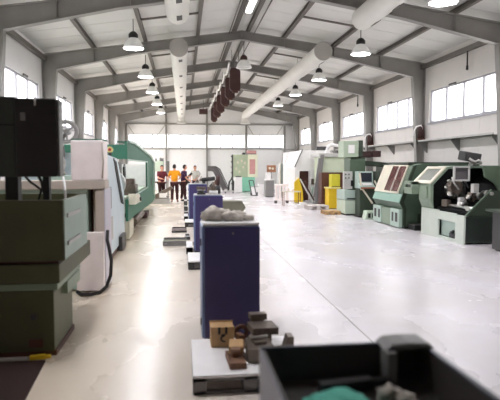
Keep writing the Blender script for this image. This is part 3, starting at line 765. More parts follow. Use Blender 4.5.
part('steel_wedge', 'dark steel wedge lying at the front right of the metal parts heap', lambda b: b.prism([(.73, .145), (.86, .145), (.86, .2), (.73, .25)], 'y', 4.08, 4.24), DSTEEL)
part('steel_nut', 'small bright steel nut in front of the steel casting', lambda b: b.cyl((.46, 4.42, .145), (.46, 4.42, .19), .03, n=6), STEELM)
part('steel_pin', 'bright steel pin lying on the front grey steel block', lambda b: b.cyl((.53, 4.32, .297), (.68, 4.36, .297), .015, n=10), STEELM)

# ------------------------------------------------------------------ foreground trolley with the dark tray
t = thing('tool_trolley', 'dark blue black tray trolley at the front edge of the photo', 'trolley', (.65, 1.7, 0))
z = .95; x0, x1, ya, yb = .312, .99, 1.25, 2.165
b = MB(); b.box(x0+.03, x1-.03, ya+.03, yb-.03, z-.14, z-.125)
b.prism([(x0, z), (x0+.014, z), (x0+.044, z-.14), (x0+.03, z-.14)], 'y', ya, yb)
b.prism([(x1, z), (x1-.014, z), (x1-.044, z-.14), (x1-.03, z-.14)], 'y', ya, yb)
b.prism([(yb, z), (yb-.014, z), (yb-.044, z-.14), (yb-.03, z-.14)], 'x', x0, x1)
b.prism([(ya, z), (ya+.014, z), (ya+.044, z-.14), (ya+.03, z-.14)], 'x', x0, x1)
b.build('tray', mat('black_enamel', (56, 50, 48), .45, 0, .12, 6), t)
b = MB(); b.box(x0-.004, x1+.004, yb-.012, yb+.012, z-.018, z+.008); b.box(x0-.004, x1+.004, ya-.012, ya+.012, z-.018, z+.008)
b.box(x1-.012, x1+.014, ya, yb, z-.018, z+.008)
b.build('rim', NAVY, t, .004)
b = MB(); b.box(x0-.006, x0-.001, ya-.01, yb+.01, z-.34, z+.004); b.box(x1+.002, x1+.012, ya-.01, yb+.01, z-.34, z-.02); b.box(x0, x1, yb+.013, yb+.02, z-.34, z-.02)
b.build('side_skirt', mat('blue_grey_enamel', (132, 134, 150), .4, 0, .05), t)
for (x, y) in ((.36, 1.32), (.36, 2.08), (.93, 1.32), (.93, 2.08)):
    l = MB().box(x-.016, x+.016, y-.016, y+.016, .09, z-.135).build('leg', DGREY, t)
    MB().cyl((x-.016, y, .045), (x+.016, y, .045), .045, n=18).build('castor', RUBBER, l)
MB().box(.345, .945, 1.3, 2.1, .28, .3).build('shelf', NAVY, t)
b = MB(); b.prism([(.80, z+.006), (1.01, z+.006), (.985, z+.03), (.90, z+.035), (.83, z+.03)], 'y', 2.06, 2.19)
b.box(.80, .84, 2.03, 2.12, z-.12, z+.008)
tag(b.build('corner_bracket', GREY, bevel=.006), 'grey plastic bracket hooked on the back right corner of the trolley tray', 'bracket')
cl = MB(); rr = random.Random(3); n = 14; vs = []; fs = []
for j in range(n+1):
    for i in range(n+1):
        x = .425+.235*i/n; y = 1.50+.41*j/n
        zz = .845+.075*math.sin(math.pi*i/n)**.5*math.sin(math.pi*j/n)**.4+.02*noise.noise(Vector((x*18, y*18, 1)))
        vs.append((x+.01*noise.noise(Vector((y*9, 3, 0))), y+.012*noise.noise(Vector((x*12, 5, 0))), zz))
for j in range(n):
    for i in range(n): fs.append((j*(n+1)+i, j*(n+1)+i+1, (j+1)*(n+1)+i+1, (j+1)*(n+1)+i))
cl.add(vs, fs, True); o = cl.build('teal_cloth', TEALC); s = o.modifiers.new('Solidify', 'SOLIDIFY'); s.thickness = .012
tag(o, 'crumpled teal cloth lying inside the dark trolley tray', 'cloth')
b = MB().ball((.74, 1.86, .865), .045, .04, .035, .4, 4).ball((.785, 1.82, .86), .04, .04, .03, .4, 7)
b.v = [(p[0], p[1], max(p[2], .8265)) for p in b.v]
tag(b.build('white_rag', RAG), 'grey white crumpled rag beside the teal cloth in the tray', 'rag')
b = MB().obox((.62, 2.0, .85), .22, .05, .045, 0, 0, .15).cyl((.72, 2.015, .85), (.8, 2.03, .85), .018, n=10)
tag(b.build('hand_tool', BLACK, bevel=.005), 'black hand tool lying at the back of the trolley tray', 'tool')

# ------------------------------------------------------------------ right side: open slant-bed lathe (nearest)
t = thing('open_lathe', 'green lathe with open black work area and small screen box on top', 'machine', (7.0, 12.1, 0))
xa = 5.95; ya, yb = 10.95, 13.05
LG = GMACH2
MB().box(6.1, 8.0, ya+.02, yb, .03, .62).build('base', DKGREEN, t, .006)
MB().box(5.99, 7.9, ya-.005, ya+.03, .04, .60).build('end_panel', mat('black_green_paint', (40, 48, 42), .45, 0, .1), t, .01)
f = MB(); f.box(xa, xa+.05, 12.15, yb, .0, .66); f.box(xa, xa+.05, ya, 11.32, .0, .62); f.box(xa, xa+.05, 11.32, 12.15, .44, .64); f.box(xa, xa+.05, 11.32, 12.15, 0, .07)
f.build('front_panel', mat('front_pale', (204, 212, 200), .42, 0, .05, 3), t, .006)
MB().box(xa+.09, xa+.11, 11.32, 12.15, .07, .44).build('recess_back', PALET, t)
MB().obox((xa+.06, 11.5, .13), .06, .3, .1, 0, 0, 0).cyl((xa+.02, 11.55, .18), (xa+.1, 11.55, .22), .04, n=10).build('pedal', BLACK, t, .01)
# hood beyond the opening
hp = [(6.0, .62), (5.9, .86), (5.9, 1.25), (6.3, 1.66), (6.42, 1.69), (8.0, 1.69), (8.0, .62)]
MB().prism(hp, 'y', 12.45, 13.1).build('hood', LG, t, .008)
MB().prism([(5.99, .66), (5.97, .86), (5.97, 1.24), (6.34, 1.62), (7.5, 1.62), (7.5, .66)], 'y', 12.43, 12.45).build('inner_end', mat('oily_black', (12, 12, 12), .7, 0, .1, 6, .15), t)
MB().prism([(6.02, 1.25), (6.4, 1.66), (8.0, 1.69), (8.0, .1), (6.3, .1)], 'y', 13.1, 13.44).build('gear_end', MIDGREEN, t, .008)
dn = Vector((-.41, 0, .4)).normalized()
def slope(y, s_, o=0.):     # point on the slanted door, s_ 0..1 from bottom to top
    return Vector((5.9+.4*s_, y, 1.25+.41*s_))+dn*o
def slab(y0_, y1_, s0, s1, o0, o1):
    b = MB(); v = [slope(y, s_, o) for o in (o0, o1) for s_ in (s0, s1) for y in (y0_, y1_)]
    b.add(v, [(0, 2, 3, 1), (4, 5, 7, 6), (0, 1, 5, 4), (1, 3, 7, 5), (3, 2, 6, 7), (2, 0, 4, 6)]); return b
dr = slab(12.45, 13.45, 0, .16, -.0, .03)
for q in ((12.45, 12.58, .16, .86), (13.32, 13.45, .16, .86), (12.45, 13.45, .86, 1.0)):
    e = slab(q[0], q[1], q[2], q[3], 0, .03); dr.add(e.v, e.f)
dr = dr.build('sliding_door', CREAM, t, .004)
slab(12.58, 13.32, .16, .86, .004, .014).build('door_window', mat('smoky_window', (140, 142, 134), .15), dr)
MB().box(5.86, 5.9, 12.6, 12.95, .9, 1.2).build('door_plate', LG, t, .01)
MB().box(5.72, 5.92, 13.1, 13.6, .98, 1.08).box(5.72, 5.76, 13.1, 13.6, 1.08, 1.14).box(5.72, 5.92, 13.1, 13.2, 1.08, 1.3).box(5.72, 5.92, 13.1, 13.6, 1.22, 1.30).build('control_bracket', LG, t, .008)
MB().box(5.77, 5.9, 13.22, 13.5, 1.08, 1.22).build('gap_panel', DKGREEN, t)
# opening: back, bed, cover, near end plate
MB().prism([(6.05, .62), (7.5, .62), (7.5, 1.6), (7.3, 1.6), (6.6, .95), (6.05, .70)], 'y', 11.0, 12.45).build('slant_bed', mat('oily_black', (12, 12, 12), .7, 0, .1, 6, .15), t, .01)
MB().box(7.5, 8.0, 11.0, 12.45, .62, 1.69).build('back_cover', DKGREEN, t)
MB().box(6.75, 8.0, 10.98, 12.45, 1.64, 1.70).build('top_cover', MIDGREEN, t, .006)
MB().prism([(6.62, 1.32), (6.75, 1.14), (8.0, 1.14), (8.0, 1.69), (6.35, 1.69), (6.40, 1.45)], 'y', 10.93, 11.0).build('end_cover', GREEN, t, .006)
MB().prism([(6.0, .62), (6.55, 1.16), (8.0, 1.16), (8.0, .62)], 'y', 10.955, 11.0).build('lower_end_plate', DKGREEN, t, .004)
MB().prism([(5.97, .63), (6.0, .62), (6.57, 1.17), (6.55, 1.19)], 'y', 10.93, 10.965).build('edge_strip', MIDGREEN, t)
fr = MB().frame('y', 5.98, 6.36, 1.35, 1.68, 11.48, 11.54, .035); fr.build('window_frame', LGREY, t, .004)
MB().box(6.01, 6.33, 11.52, 11.55, 1.38, 1.65).build('window_glass', mat('grey_pane', (96, 92, 94), .15), t)
# chuck, turret, tool blocks, levers
MB().cyl((6.45, 12.44, 1.12), (6.45, 12.2, 1.12), .22, n=28).cyl((6.45, 12.2, 1.12), (6.45, 12.12, 1.12), .12, n=20).build('chuck', STEELM, t)
MB().cyl((6.25, 11.85, 1.2), (6.25, 12.05, 1.2), .17, n=8).build('turret', DSTEEL, t, .006)
g = MB()
for k in range(8):
    a = math.pi/4*k; g.obox((6.25+.18*math.cos(a), 11.95, 1.2+.18*math.sin(a)), .1, .1, .05, 0, -a, 0)
g.build('tool_blocks', STEELM, t, .004)
MB().cyl((6.55, 11.25, 1.08), (6.55, 11.02, 1.1), .07, n=20).cyl((6.55, 11.02, 1.1), (6.55, 10.9, 1.1), .04, n=16).cyl((6.4, 11.2, 1.05), (6.4, 11.1, 1.05), .06, n=16).build('spindle', STEELM, t)
MB().box(6.15, 6.32, 11.5, 11.62, .72, .98).build('tool_post', LGREY, t, .008)
MB().cyl((6.0, 11.3, .86), (6.2, 11.3, .84), .05, n=16).cyl((6.1, 11.1, .75), (6.28, 11.1, .74), .07, n=16).cyl((6.28, 11.1, .76), (6.36, 11.1, .76), .045, n=14).build('levers', STEELM, t)
MB().box(6.3, 6.42, 11.2, 11.34, 1.1, 1.3).build('coolant_block', LGREY, t, .008)
MB().tube([(6.2, 11.9, 1.35), (6.1, 11.8, 1.42), (6.1, 11.7, 1.3), (6.2, 11.65, 1.15)], .018, 8).build('coolant_hose', LGREY, t)
MB().cyl((6.15, 12.3, .78), (6.15, 11.2, .78), .035, n=12).cyl((6.5, 12.4, .98), (6.5, 11.2, .98), .04, n=12).build('guide_bar', STEELM, t)
MB().box(6.08, 6.2, 12.0, 12.25, .74, .9).build('slide_block', DSTEEL, t, .01)
MB().obox((6.35, 11.4, 1.0), .14, .2, .16, 0, .5, 0).build('slide_block', DSTEEL, t, .01)
MB().cyl((6.12, 11.75, 1.02), (6.0, 11.75, 1.06), .045, n=14).build('tool_bit', STEELM, t)
MB().cyl((6.3, 11.3, .98), (6.2, 11.3, 1.02), .05, n=14).build('tool_bit', STEELM, t)
MB().tube([(6.6, 12.2, 1.45), (6.4, 12.0, 1.5), (6.3, 11.7, 1.42), (6.35, 11.5, 1.2)], .022, 8).build('cable', BLACK, t)
mo = thing('small_monitor', 'small dark tilted screen box standing on top of the open green lathe', 'monitor', (6.6, 12.0, 1.70))
MB().cyl((6.7, 12.0, 1.70), (6.7, 12.0, 1.80), .1, .07, n=16).build('foot', LGREY, mo)
MB().obox((6.6, 11.95, 1.90), .40, .3, .22, .12, .14, .12).build('casing', DGREY, mo, .02)
MB().obox((6.405, 11.93, 1.93), .02, .27, .19, .12, .14, .12).build('screen', BLACK, mo)
MB().tube([(6.5, 11.8, 1.86), (6.62, 11.76, 1.78), (6.72, 11.78, 1.82), (6.8, 11.8, 1.74)], .03, 8).build('arm', LGREY, mo)

t = thing('low_cabinet', 'dark grey low cabinet at the right edge in front of the open lathe', 'cabinet', (6.8, 9.6, 0))
MB().box(6.15, 7.4, 9.0, 10.2, .03, .78).build('body', DGREY, t, .01)
MB().box(6.05, 7.42, 8.98, 10.3, .78, .83).build('top', DKGREEN, t, .008)
MB().box(6.2, 7.35, 9.05, 10.15, 0, .035).build('plinth', BLACK, t)

# ------------------------------------------------------------------ right side: slanted cabin machine with two red windows
t = thing('slant_lathe', 'grey green lathe cabin with slanted front and two dark red windows', 'machine', (7.0, 14.9, 0))
xa = 5.78; ya, yb = 13.95, 16.0
MB().prism([(5.84, .06), (5.84, .52), (5.74, .70), (6.13, 1.70), (6.35, 1.75), (8.0, 1.75), (8.0, .06)], 'y', ya, yb).build('cabin', MIDGREEN, t, .01)
MB().box(5.9, 7.9, ya+.05, yb-.05, 0, .07).build('plinth', BLACK, t)
def sl2(y0_, y1_, s0, s1, o0, o1):
    P = lambda y, s_, o: Vector((5.74+.39*s_, y, .70+1.0*s_))+Vector((-1.0, 0, .39)).normalized()*o
    b = MB(); b.add([P(y, s_, o) for o in (o0, o1) for s_ in (s0, s1) for y in (y0_, y1_)], [(0, 2, 3, 1), (4, 5, 7, 6), (0, 1, 5, 4), (1, 3, 7, 5), (3, 2, 6, 7), (2, 0, 4, 6)]); return b
sl2(ya, yb, 0, .22, 0, .02).build('lower_front', mat('soft_teal', (136, 172, 156), .42, 0, .05), t, .004)
d = sl2(ya+.28, yb+.02, .22, 1.0, .005, .045).build('door', CREAM, t, .006)
sl2(ya+.34, ya+.76, .27, .96, .045, .052).build('window', WINRED, d)
sl2(ya+.86, ya+1.3, .27, .96, .045, .052).build('window', WINRED, d)
sl2(ya+.80, ya+.82, .3, .93, .045, .07).build('door_handle', LGREY, d)
sl2(ya, ya+.27, .25, 1.0, 0, .02).build('front_panel', TEAL if 0 else GREEN, t, .004)
MB().prism([(5.84, .06), (5.84, .52), (5.74, .70), (6.13, 1.70), (6.21, 1.72), (5.86, .72), (5.93, .54), (5.93, .06)], 'y', ya-.015, ya).build('end_edge', DKGREEN, t)
def base_panel(y0_, y1_, slots):
    p = MB().box(xa-.03, xa+.07, y0_, y1_, .03, .52).build('base_panel', PALET, t, .008)
    for (a, b) in slots: MB().box(xa-.036, xa-.029, a, b, .17, .42).build('slot', BLACK, p)
base_panel(14.0, 14.62, ((14.1, 14.25), (14.38, 14.5))); base_panel(15.35, 16.0, ((15.42, 15.55), (15.72, 15.88)))
MB().box(xa-.005, xa+.07, 14.62, 15.35, .03, .5).build('base_middle', GMACH2, t)
v = MB()
for k in range(5): v.box(6.5+.12*k, 6.53+.12*k, ya-.006, ya, .15, .5)
v.box(6.25, 6.4, ya-.008, ya, .12, .4)
v.build('vent_slots', DKGREEN, t)
MB().box(6.6, 7.0, ya-.008, ya, 1.05, 1.2).build('name_plate', LGREY, t)
MB().box(6.1, 7.9, ya+.3, yb-.2, 1.75, 1.79).build('roof_plate', DKGREEN, t)
t = thing('chip_tray', 'black low tray on the floor at the near end of the slanted cabin', 'tray', (6.3, 13.65, 0))
MB().box(5.98, 6.75, 13.5, 13.92, 0, .13).build('pan', BLACK, t, .01)
MB().box(5.96, 6.77, 13.48, 13.94, .13, .145).build('lip', DGREY, t)

# ------------------------------------------------------------------ right side: milling machine with control pedestal
t = thing('milling_machine', 'tall green milling machine with pale square head on its column', 'machine', (6.2, 18.6, 0))
MB().box(5.44, 6.0, 17.9, 18.9, .06, .52).build('base', PALEG, t, .01)
MB().box(5.5, 6.05, 17.95, 18.9, 0, .07).build('plinth', BLACK, t)
MB().box(5.42, 5.98, 17.88, 18.85, .54, .86).build('table', PALET, t, .01)
MB().box(5.50, 5.92, 17.86, 17.9, .56, .6).build('slot', BLACK, t)
MB().box(5.72, 6.25, 18.2, 19.0, .86, 1.98).build('column', GREEN, t, .03)
MB().prism([(5.62, 1.55), (5.75, 1.2), (6.1, 1.2), (6.15, 1.9), (5.62, 1.9)], 'y', 17.95, 18.25).build('quill_housing', GREEN, t, .03)
MB().cyl((5.62, 18.1, 1.0), (5.62, 18.1, 1.5), .06, n=14).build('spindle', BLACK, t)
MB().box(5.42, 5.95, 18.05, 18.7, 1.98, 2.54).build('head', mat('head_pale_green', (170, 184, 162), .45, 0, .05), t, .02)
MB().box(5.58, 5.8, 18.035, 18.05, 2.12, 2.4).build('head_plate', WHITE, t)
MB().box(5.95, 6.12, 18.1, 18.6, 2.0, 2.56).build('head_motor', DKGREEN, t, .02)
MB().box(5.38, 5.68, 17.85, 18.0, .9, 1.5).build('switch_box', LGREY, t, .01)
k = MB()
for (dx, dz) in ((.06, .5), (.17, .5), (.06, .38), (.17, .38)): k.cyl((5.38+dx, 17.83, .9+dz), (5.38+dx, 17.86, .9+dz), .022, n=10)
k.build('buttons', BLACK, t)
MB().box(5.62, 5.7, 17.84, 17.86, 1.0, 1.2).build('lever_plate', BLACK, t)
MB().prism([(6.0, 1.72), (7.3, 1.62), (7.3, 1.78), (6.0, 1.9)], 'y', 18.3, 18.7).box(6.9, 7.3, 18.2, 19.0, .3, 1.75).build('rear_arm', DKGREEN, t, .02)
MB().box(6.05, 6.6, 18.6, 18.95, 1.98, 2.2).box(6.63, 6.95, 18.6, 18.95, 2.0, 2.22).build('gear_cover', MAROON, t, .02)
MB().box(6.02, 6.95, 18.0, 18.95, .04, 1.0).build('body', DKGREEN, t, .02)
MB().cyl((6.6, 18.1, 1.0), (6.6, 18.1, 1.5), .12, n=16).build('housing', DKGREEN, t)
t = thing('control_pedestal', 'control pedestal with dark screen and white sheet beside the milling machine', 'control panel', (6.0, 17.4, 0))
MB().prism([(17.3, .05), (17.75, .05), (17.75, .95), (17.3, .95)], 'x', 5.75, 6.2).build('body', DKGREEN, t, .02)
MB().box(5.7, 6.25, 17.2, 17.8, 0, .06).build('foot', BLACK, t)
MB().bar((5.82, 17.26, .95), (6.18, 17.26, .45), .05, .05).bar((5.73, 17.26, 1.45), (5.8, 17.26, .9), .05, .05).bar((6.25, 17.3, 1.2), (6.45, 17.3, .85), .05).build('side_rails', CREAM, t)
MB().prism([(17.2, .95), (17.75, .95), (17.75, 1.5), (17.42, 1.5), (17.38, 1.12), (17.2, 1.02)], 'x', 5.72, 6.24).build('console', PALET, t, .015)
MB().obox((5.98, 17.395, 1.31), .42, .012, .3, -.1, 0, 0).build('screen', SCREEN, t)
MB().obox((6.0, 17.28, 1.085), .32, .14, .014, .5, 0, 0).build('paper_sheet', WHITE, t)
MB().box(5.76, 6.22, 17.17, 17.21, .94, .99).build('front_lip', mat('red_brown_edge', (150, 90, 70), .5), t)
t = thing('foot_box', 'small pale box with dark slots on the floor before the slanted cabin', 'box', (5.85, 16.6, 0))
MB().prism([(5.66, 0), (6.08, 0), (6.0, .27), (5.72, .27)], 'y', 16.45, 16.8).build('box_body', PALEG, t, .01)
MB().box(5.75, 5.83, 16.44, 16.452, .06, .2).box(5.88, 5.97, 16.44, 16.452, .06, .2).build('slot', BLACK, t)

# yellow cabinets and wood pallets
t = thing('yellow_cabinet', 'yellow floor cabinet standing left of the green milling machine', 'cabinet', (5.85, 20.9, 0), 'yellow cabinets')
MB().box(5.62, 6.1, 20.7, 21.2, .02, .80).build('body', YELL, t, .01)
MB().box(5.58, 6.12, 20.66, 21.22, .80, .85).build('top', mat('pale_yellow', (236, 224, 150), .5), t)
MB().box(5.64, 6.08, 20.72, 21.18, 0, .03).build('plinth', BLACK, t)
t = thing('yellow_cabinet', 'smaller yellow cabinet stacked on top of the yellow floor cabinet', 'cabinet', (5.95, 20.95, .85), 'yellow cabinets')
MB().box(5.76, 6.1, 20.75, 21.15, .85, 1.36).build('body', mat('yellow_green_paint', (214, 206, 64), .45), t, .01)
MB().box(5.76, 6.1, 20.742, 20.75, .87, .89).build('seam', BLACK, t)
t = thing('brown_locker', 'dark brown cabinet standing behind the two yellow cabinets', 'cabinet', (5.8, 21.5, 0))
MB().box(5.5, 6.4, 21.3, 21.8, .03, 1.42).build('body', BROWN, t, .01)
MB().box(5.5, 6.4, 21.29, 21.3, .7, .72).build('door_seam', BLACK, t)
MB().box(5.55, 6.35, 21.34, 21.78, 0, .035).build('plinth', BLACK, t)
def wood_pallet(x0, x1, ya, yb, h, label, m, n=5):
    t = thing('wooden_pallet', label, 'pallet', ((x0+x1)/2, (ya+yb)/2, 0), 'pallets by the right machines')
    d = MB(); w = (x1-x0)/n
    for k in range(n): d.box(x0+w*k+.01, x0+w*(k+1)-.01, ya, yb, h-.02, h)
    d.build('deck_boards', m, t)
    b = MB()
    for y in (ya+.05, (ya+yb)/2, yb-.05):
        b.box(x0, x1, y-.05, y+.05, h-.042, h-.02)
        for x in (x0+.06, (x0+x1)/2, x1-.06): b.box(x-.06, x+.06, y-.05, y+.05, 0, h-.042)
    b.build('stringers', m, t)
    return t
wood_pallet(4.85, 5.4, 18.25, 18.9, .12, 'small brown wooden pallet on the floor left of the milling machine', WOODL)
wood_pallet(4.72, 5.54, 20.3, 21.0, .17, 'pale grey pallet on the floor in front of the white machine', mat('grey_wood', (200, 192, 188), .65, 0, .1, 9))
b = MB().box(4.62, 4.9, 21.3, 21.55, 0, .22).obox((4.5, 21.2, .08), .2, .3, .16, 0, 0, .3)
tag(b.build('white_carton', WHITE, bevel=.01), 'small white carton pair on the floor left of the grey pallet', 'carton')

# ------------------------------------------------------------------ pale machines farther back on the right
t = thing('green_cabin', 'pale green machine cabin with grey slanted post behind the yellow cabinets', 'machine', (6.8, 23.0, 0))
MB().box(5.75, 7.35, 22.2, 23.6, .9, 2.05).build('cabin', mat('light_sage', (206, 216, 190), .45, 0, .03), t, .02)
MB().box(5.6, 7.38, 22.1, 23.7, 2.05, 2.2).build('roof', LGREY, t, .01)
MB().box(5.8, 7.3, 22.25, 23.5, 0, .9).build('base', MAROON, t)
MB().bar((5.72, 22.05, 2.15), (5.45, 22.05, .02), .14, .14).bar((5.6, 22.05, 2.0), (5.38, 22.05, .4), .08, .1).build('post', GREY, t)
dt = MB(); dt.tube([(5.95, 22.2, 2.3), (6.0, 22.2, 2.48), (6.12, 22.2, 2.56), (6.6, 22.2, 2.5), (6.65, 22.3, 2.2)], .07, 14); dt.cyl((5.95, 22.2, 2.2), (5.95, 22.2, 2.32), .09, n=14)
dt.build('pipe', WHITE, t, label='white bent pipe on the roof')

t = thing('white_machine', 'large white machine housing with open dark doorway and yellow corner', 'machine', (5.9, 25.0, 0))
X0, X1, Y0, Y1 = 4.98, 7.9, 24.0, 27.0
wm = MB()
wm.prism([(X0, 1.6), (X0+.35, 2.38), (6.6, 2.38), (6.6, 1.45), (X0, 1.45)], 'y', Y0, Y0+.06)
wm.box(X0, X0+.2, Y0, Y0+.06, 0, 1.45); wm.box(5.66, 6.6, Y0, Y0+.06, .72, 1.45)
wm.prism([(X0, 0), (X0+.05, 0), (X0+.05, 1.6), (X0, 1.6)], 'y', Y0+.06, Y1)
wm.prism([(X0, 1.6), (X0+.05, 1.6), (X0+.40, 2.38), (X0+.35, 2.38)], 'y', Y0+.06, Y1)
wm.box(X0+.35, 6.6, Y0+.06, Y1, 2.34, 2.38); wm.box(X0, 6.6, Y1-.05, Y1, 0, 2.34)
wm.build('housing', WHITE, t)
MB().bar((X0-.03, Y0-.02, 1.62), (X0+.33, Y0-.02, 2.42), .05, .05).build('edge_strip', GREY, t)
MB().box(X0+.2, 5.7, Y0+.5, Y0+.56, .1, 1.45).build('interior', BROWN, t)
MB().box(X0+.25, 5.6, Y0+.2, Y0+.5, .55, .75).box(5.3, 5.55, Y0+.2, Y0+.45, .75, 1.0).build('workpiece', mat('rust_brown', (120, 86, 66), .6, 0, .15), t)
MB().prism([(X0-.05, .05), (X0+.36, .05), (X0+.34, .55), (X0+.16, 1.15), (X0-.05, .95)], 'y', Y0-.10, Y0-.01).build('yellow_guard', YELL, t, .01)
MB().bar((X0+.2, Y0-.12, 1.1), (X0+.78, Y0-.12, .08), .07, .05).build('brace', WHITE, t)
MB().bar((X0+.3, Y0-.12, 1.08), (X0+.88, Y0-.12, .08), .07, .05).build('brace', MAROON, t)
MB().prism([(5.66, .05), (6.35, .05), (6.25, .72), (5.74, .72)], 'y', Y0-.12, Y0+.05).build('lower_cover', PALET, t, .01)
MB().box(6.0, 6.12, Y0-.1, Y0, .72, 1.7).box(6.2, 6.3, Y0-.08, Y0, .75, 1.4).build('slide', GREY, t, .01)
MB().cyl((6.06, Y0-.14, 1.62), (6.06, Y0-.1, 1.62), .05, n=12).build('button', RED, t)
MB().box(5.72, 5.95, Y0-.05, Y0, .85, 1.1).box(6.18, 6.34, Y0-.1, Y0-.08, .8, 1.2).build('scale_plate', DSTEEL, t)
MB().box(6.0, 6.5, Y0+.2, Y0+.5, 2.38, 2.56).build('roof_box', DGREY, t, .01)

t = thing('stillage', 'white stillage frame with upright posts left of the white machine', 'rack', (4.5, 24.4, 0))
p = MB()
for k in range(4): p.box(4.13+.16*k, 4.23+.16*k, 24.2, 24.32, .14, .84)
p.box(4.1, 4.75, 24.15, 24.4, .12, .18); p.box(4.1, 4.72, 24.18, 24.36, .78, .86)
p.build('posts', PINKW, t, .01)
MB().box(4.1, 4.2, 24.16, 24.4, 0, .12).box(4.62, 4.72, 24.16, 24.4, 0, .12).build('feet', DGREY, t)
t = thing('frame_table', 'thin brown metal frame table in front of the white stillage', 'table', (4.55, 22.7, 0))
for (x, y) in ((4.2, 22.5), (4.2, 22.9), (4.9, 22.5), (4.9, 22.9)): MB().box(x-.015, x+.015, y-.015, y+.015, 0, .58).build('leg', WOODD, t)
MB().box(4.18, 4.92, 22.48, 22.92, .58, .61).build('top', CREAM, t)
MB().box(4.2, 4.9, 22.49, 22.505, .2, .22).build('rail', WOODD, t)
b = MB().cyl((4.4, 22.7, .61), (4.4, 22.7, .78), .07, n=14).cyl((4.6, 22.65, .61), (4.6, 22.65, .74), .06, n=14)
tag(b.build('white_can', PINKW), 'pair of pale cans standing on the brown frame table', 'can')
t = thing('grey_cabinet', 'grey cupboard with white things on top in front of the far wall', 'cabinet', (4.65, 29.3, 0))
MB().box(4.4, 4.86, 29.0, 29.5, .04, .9).build('body', GREY, t, .01)
MB().box(4.38, 4.88, 28.98, 29.52, .9, .94).build('top', WHITE, t)
MB().box(4.42, 4.84, 29.03, 29.48, 0, .045).build('plinth', BLACK, t)
tag(MB().box(4.46, 4.72, 29.1, 29.4, .94, 1.28).build('white_carton', WHITE, bevel=.01), 'white carton standing on the grey cupboard', 'carton')
t = thing('notice_board', 'brown notice board with pale discs standing on a thin post', 'board', (5.05, 31.0, 0))
MB().box(4.78, 5.3, 31.0, 31.05, 1.32, 1.72).build('board', mat('board_brown', (146, 98, 70), .55, 0, .1), t, .01)
MB().cyl((4.95, 30.985, 1.54), (4.95, 31.0, 1.54), .07, n=14).cyl((5.12, 30.985, 1.52), (5.12, 31.0, 1.52), .07, n=14).build('disc', CREAM, t)
MB().box(5.0, 5.06, 31.0, 31.06, 0, 1.32).box(4.8, 5.26, 30.9, 31.16, 0, .03).build('post', GREY, t)
tag(MB().box(5.16, 5.26, 29.45, 29.55, 0, 1.78).box(5.08, 5.34, 29.37, 29.63, 0, .03).build('white_post', WHITE), 'slim white upright post in front of the brown notice board', 'post')
t = thing('grey_screen', 'tall narrow grey green screen panel left of the white machine', 'screen', (5.2, 27.9, 0))
MB().box(5.02, 5.4, 27.9, 27.98, .1, 1.8).build('panel', mat('grey_green_panel', (150, 160, 152), .5), t, .01)
MB().box(4.98, 5.02, 27.88, 28.0, 0, 1.85).box(5.4, 5.44, 27.88, 28.0, 0, 1.85).build('upright', CREAM, t)

t = thing('far_machine', 'pale green machining centre with red window standing near the far wall', 'machine', (4.0, 35.5, 0))
MB().box(3.2, 4.15, 35.0, 36.2, .95, 2.4).build('cabinet', mat('olive_pale', (178, 190, 160), .45, 0, .08, 4), t, .01)
MB().box(3.45, 4.6, 34.9, 36.2, .03, .95).build('base', mat('mint_paint', (140, 206, 178), .45, 0, .05), t, .02)
MB().box(4.15, 4.78, 34.95, 36.2, .95, 2.42).build('door', mat('ivory_paint', (232, 232, 206), .45, 0, .03), t, .02)
MB().box(4.26, 4.62, 34.94, 34.95, 1.15, 2.1).build('door_window', PINKP, t)
MB().box(4.12, 4.7, 34.95, 35.6, 2.46, 2.66).build('top_box', PINKP, t, .02)
MB().box(4.12, 4.7, 34.95, 35.6, 2.42, 2.46).box(3.8, 3.98, 35.0, 35.3, 2.4, 2.52).build('top_motor', DGREY, t)
for (x, zz) in ((3.5, 1.9), (3.75, 2.0), (3.85, 1.6), (3.4, 1.5), (3.95, 1.85), (3.6, 1.3)): MB().box(x-.06, x+.06, 34.985, 35.0, zz-.08, zz+.08).build('dial_plate', CREAM, t)
s_ = MB(); s_.box(3.12, 3.2, 35.0, 35.2, .1, 2.4)
for k in range(6): s_.box(3.06, 3.12, 35.02, 35.14, .5+.35*k, .58+.35*k)
s_.build('cable_track', DGREY, t)
t = thing('white_cabinet', 'small white cabinet with black top before the far pale green machine', 'cabinet', (3.4, 34.0, 0))
MB().box(3.2, 3.65, 33.8, 34.2, .02, .98).build('body', WHITE, t, .01)
MB().box(3.26, 3.6, 33.82, 34.18, .98, 1.04).build('top', BLACK, t)
MB().box(3.22, 3.63, 33.82, 34.18, 0, .03).build('plinth', GREY, t)
for i, (x, y, w, h, lab) in enumerate(((4.15, 31.5, .4, .45, 'low white crate on the floor right of the far green machine'), (4.6, 32.2, .3, .62, 'white bin on the floor under the brown notice board'))):
    t = thing('white_bin', lab, 'bin', (x, y, 0))
    MB().box(x-w/2, x+w/2, y-.2, y+.2, .0, h).build('bin_body', WHITE, t, .02)
    MB().box(x-w/2-.02, x+w/2+.02, y-.22, y+.22, h, h+.03).build('rim', LGREY, t)
t = thing('hand_truck', 'dark hand truck leaning beside the low white crate', 'truck', (3.95, 30.5, 0))
MB().bar((3.85, 30.5, .03), (3.7, 30.7, .85), .05).bar((4.1, 30.5, .03), (3.95, 30.7, .85), .05).bar((3.7, 30.7, .85), (3.95, 30.7, .85), .04).build('frame', DGREY, t)
MB().box(3.82, 4.13, 30.25, 30.5, 0, .03).build('toe_plate', DGREY, t)
MB().cyl((3.78, 30.52, .1), (3.84, 30.52, .1), .1, n=16).cyl((4.12, 30.52, .1), (4.18, 30.52, .1), .1, n=16).build('wheel', BLACK, t)

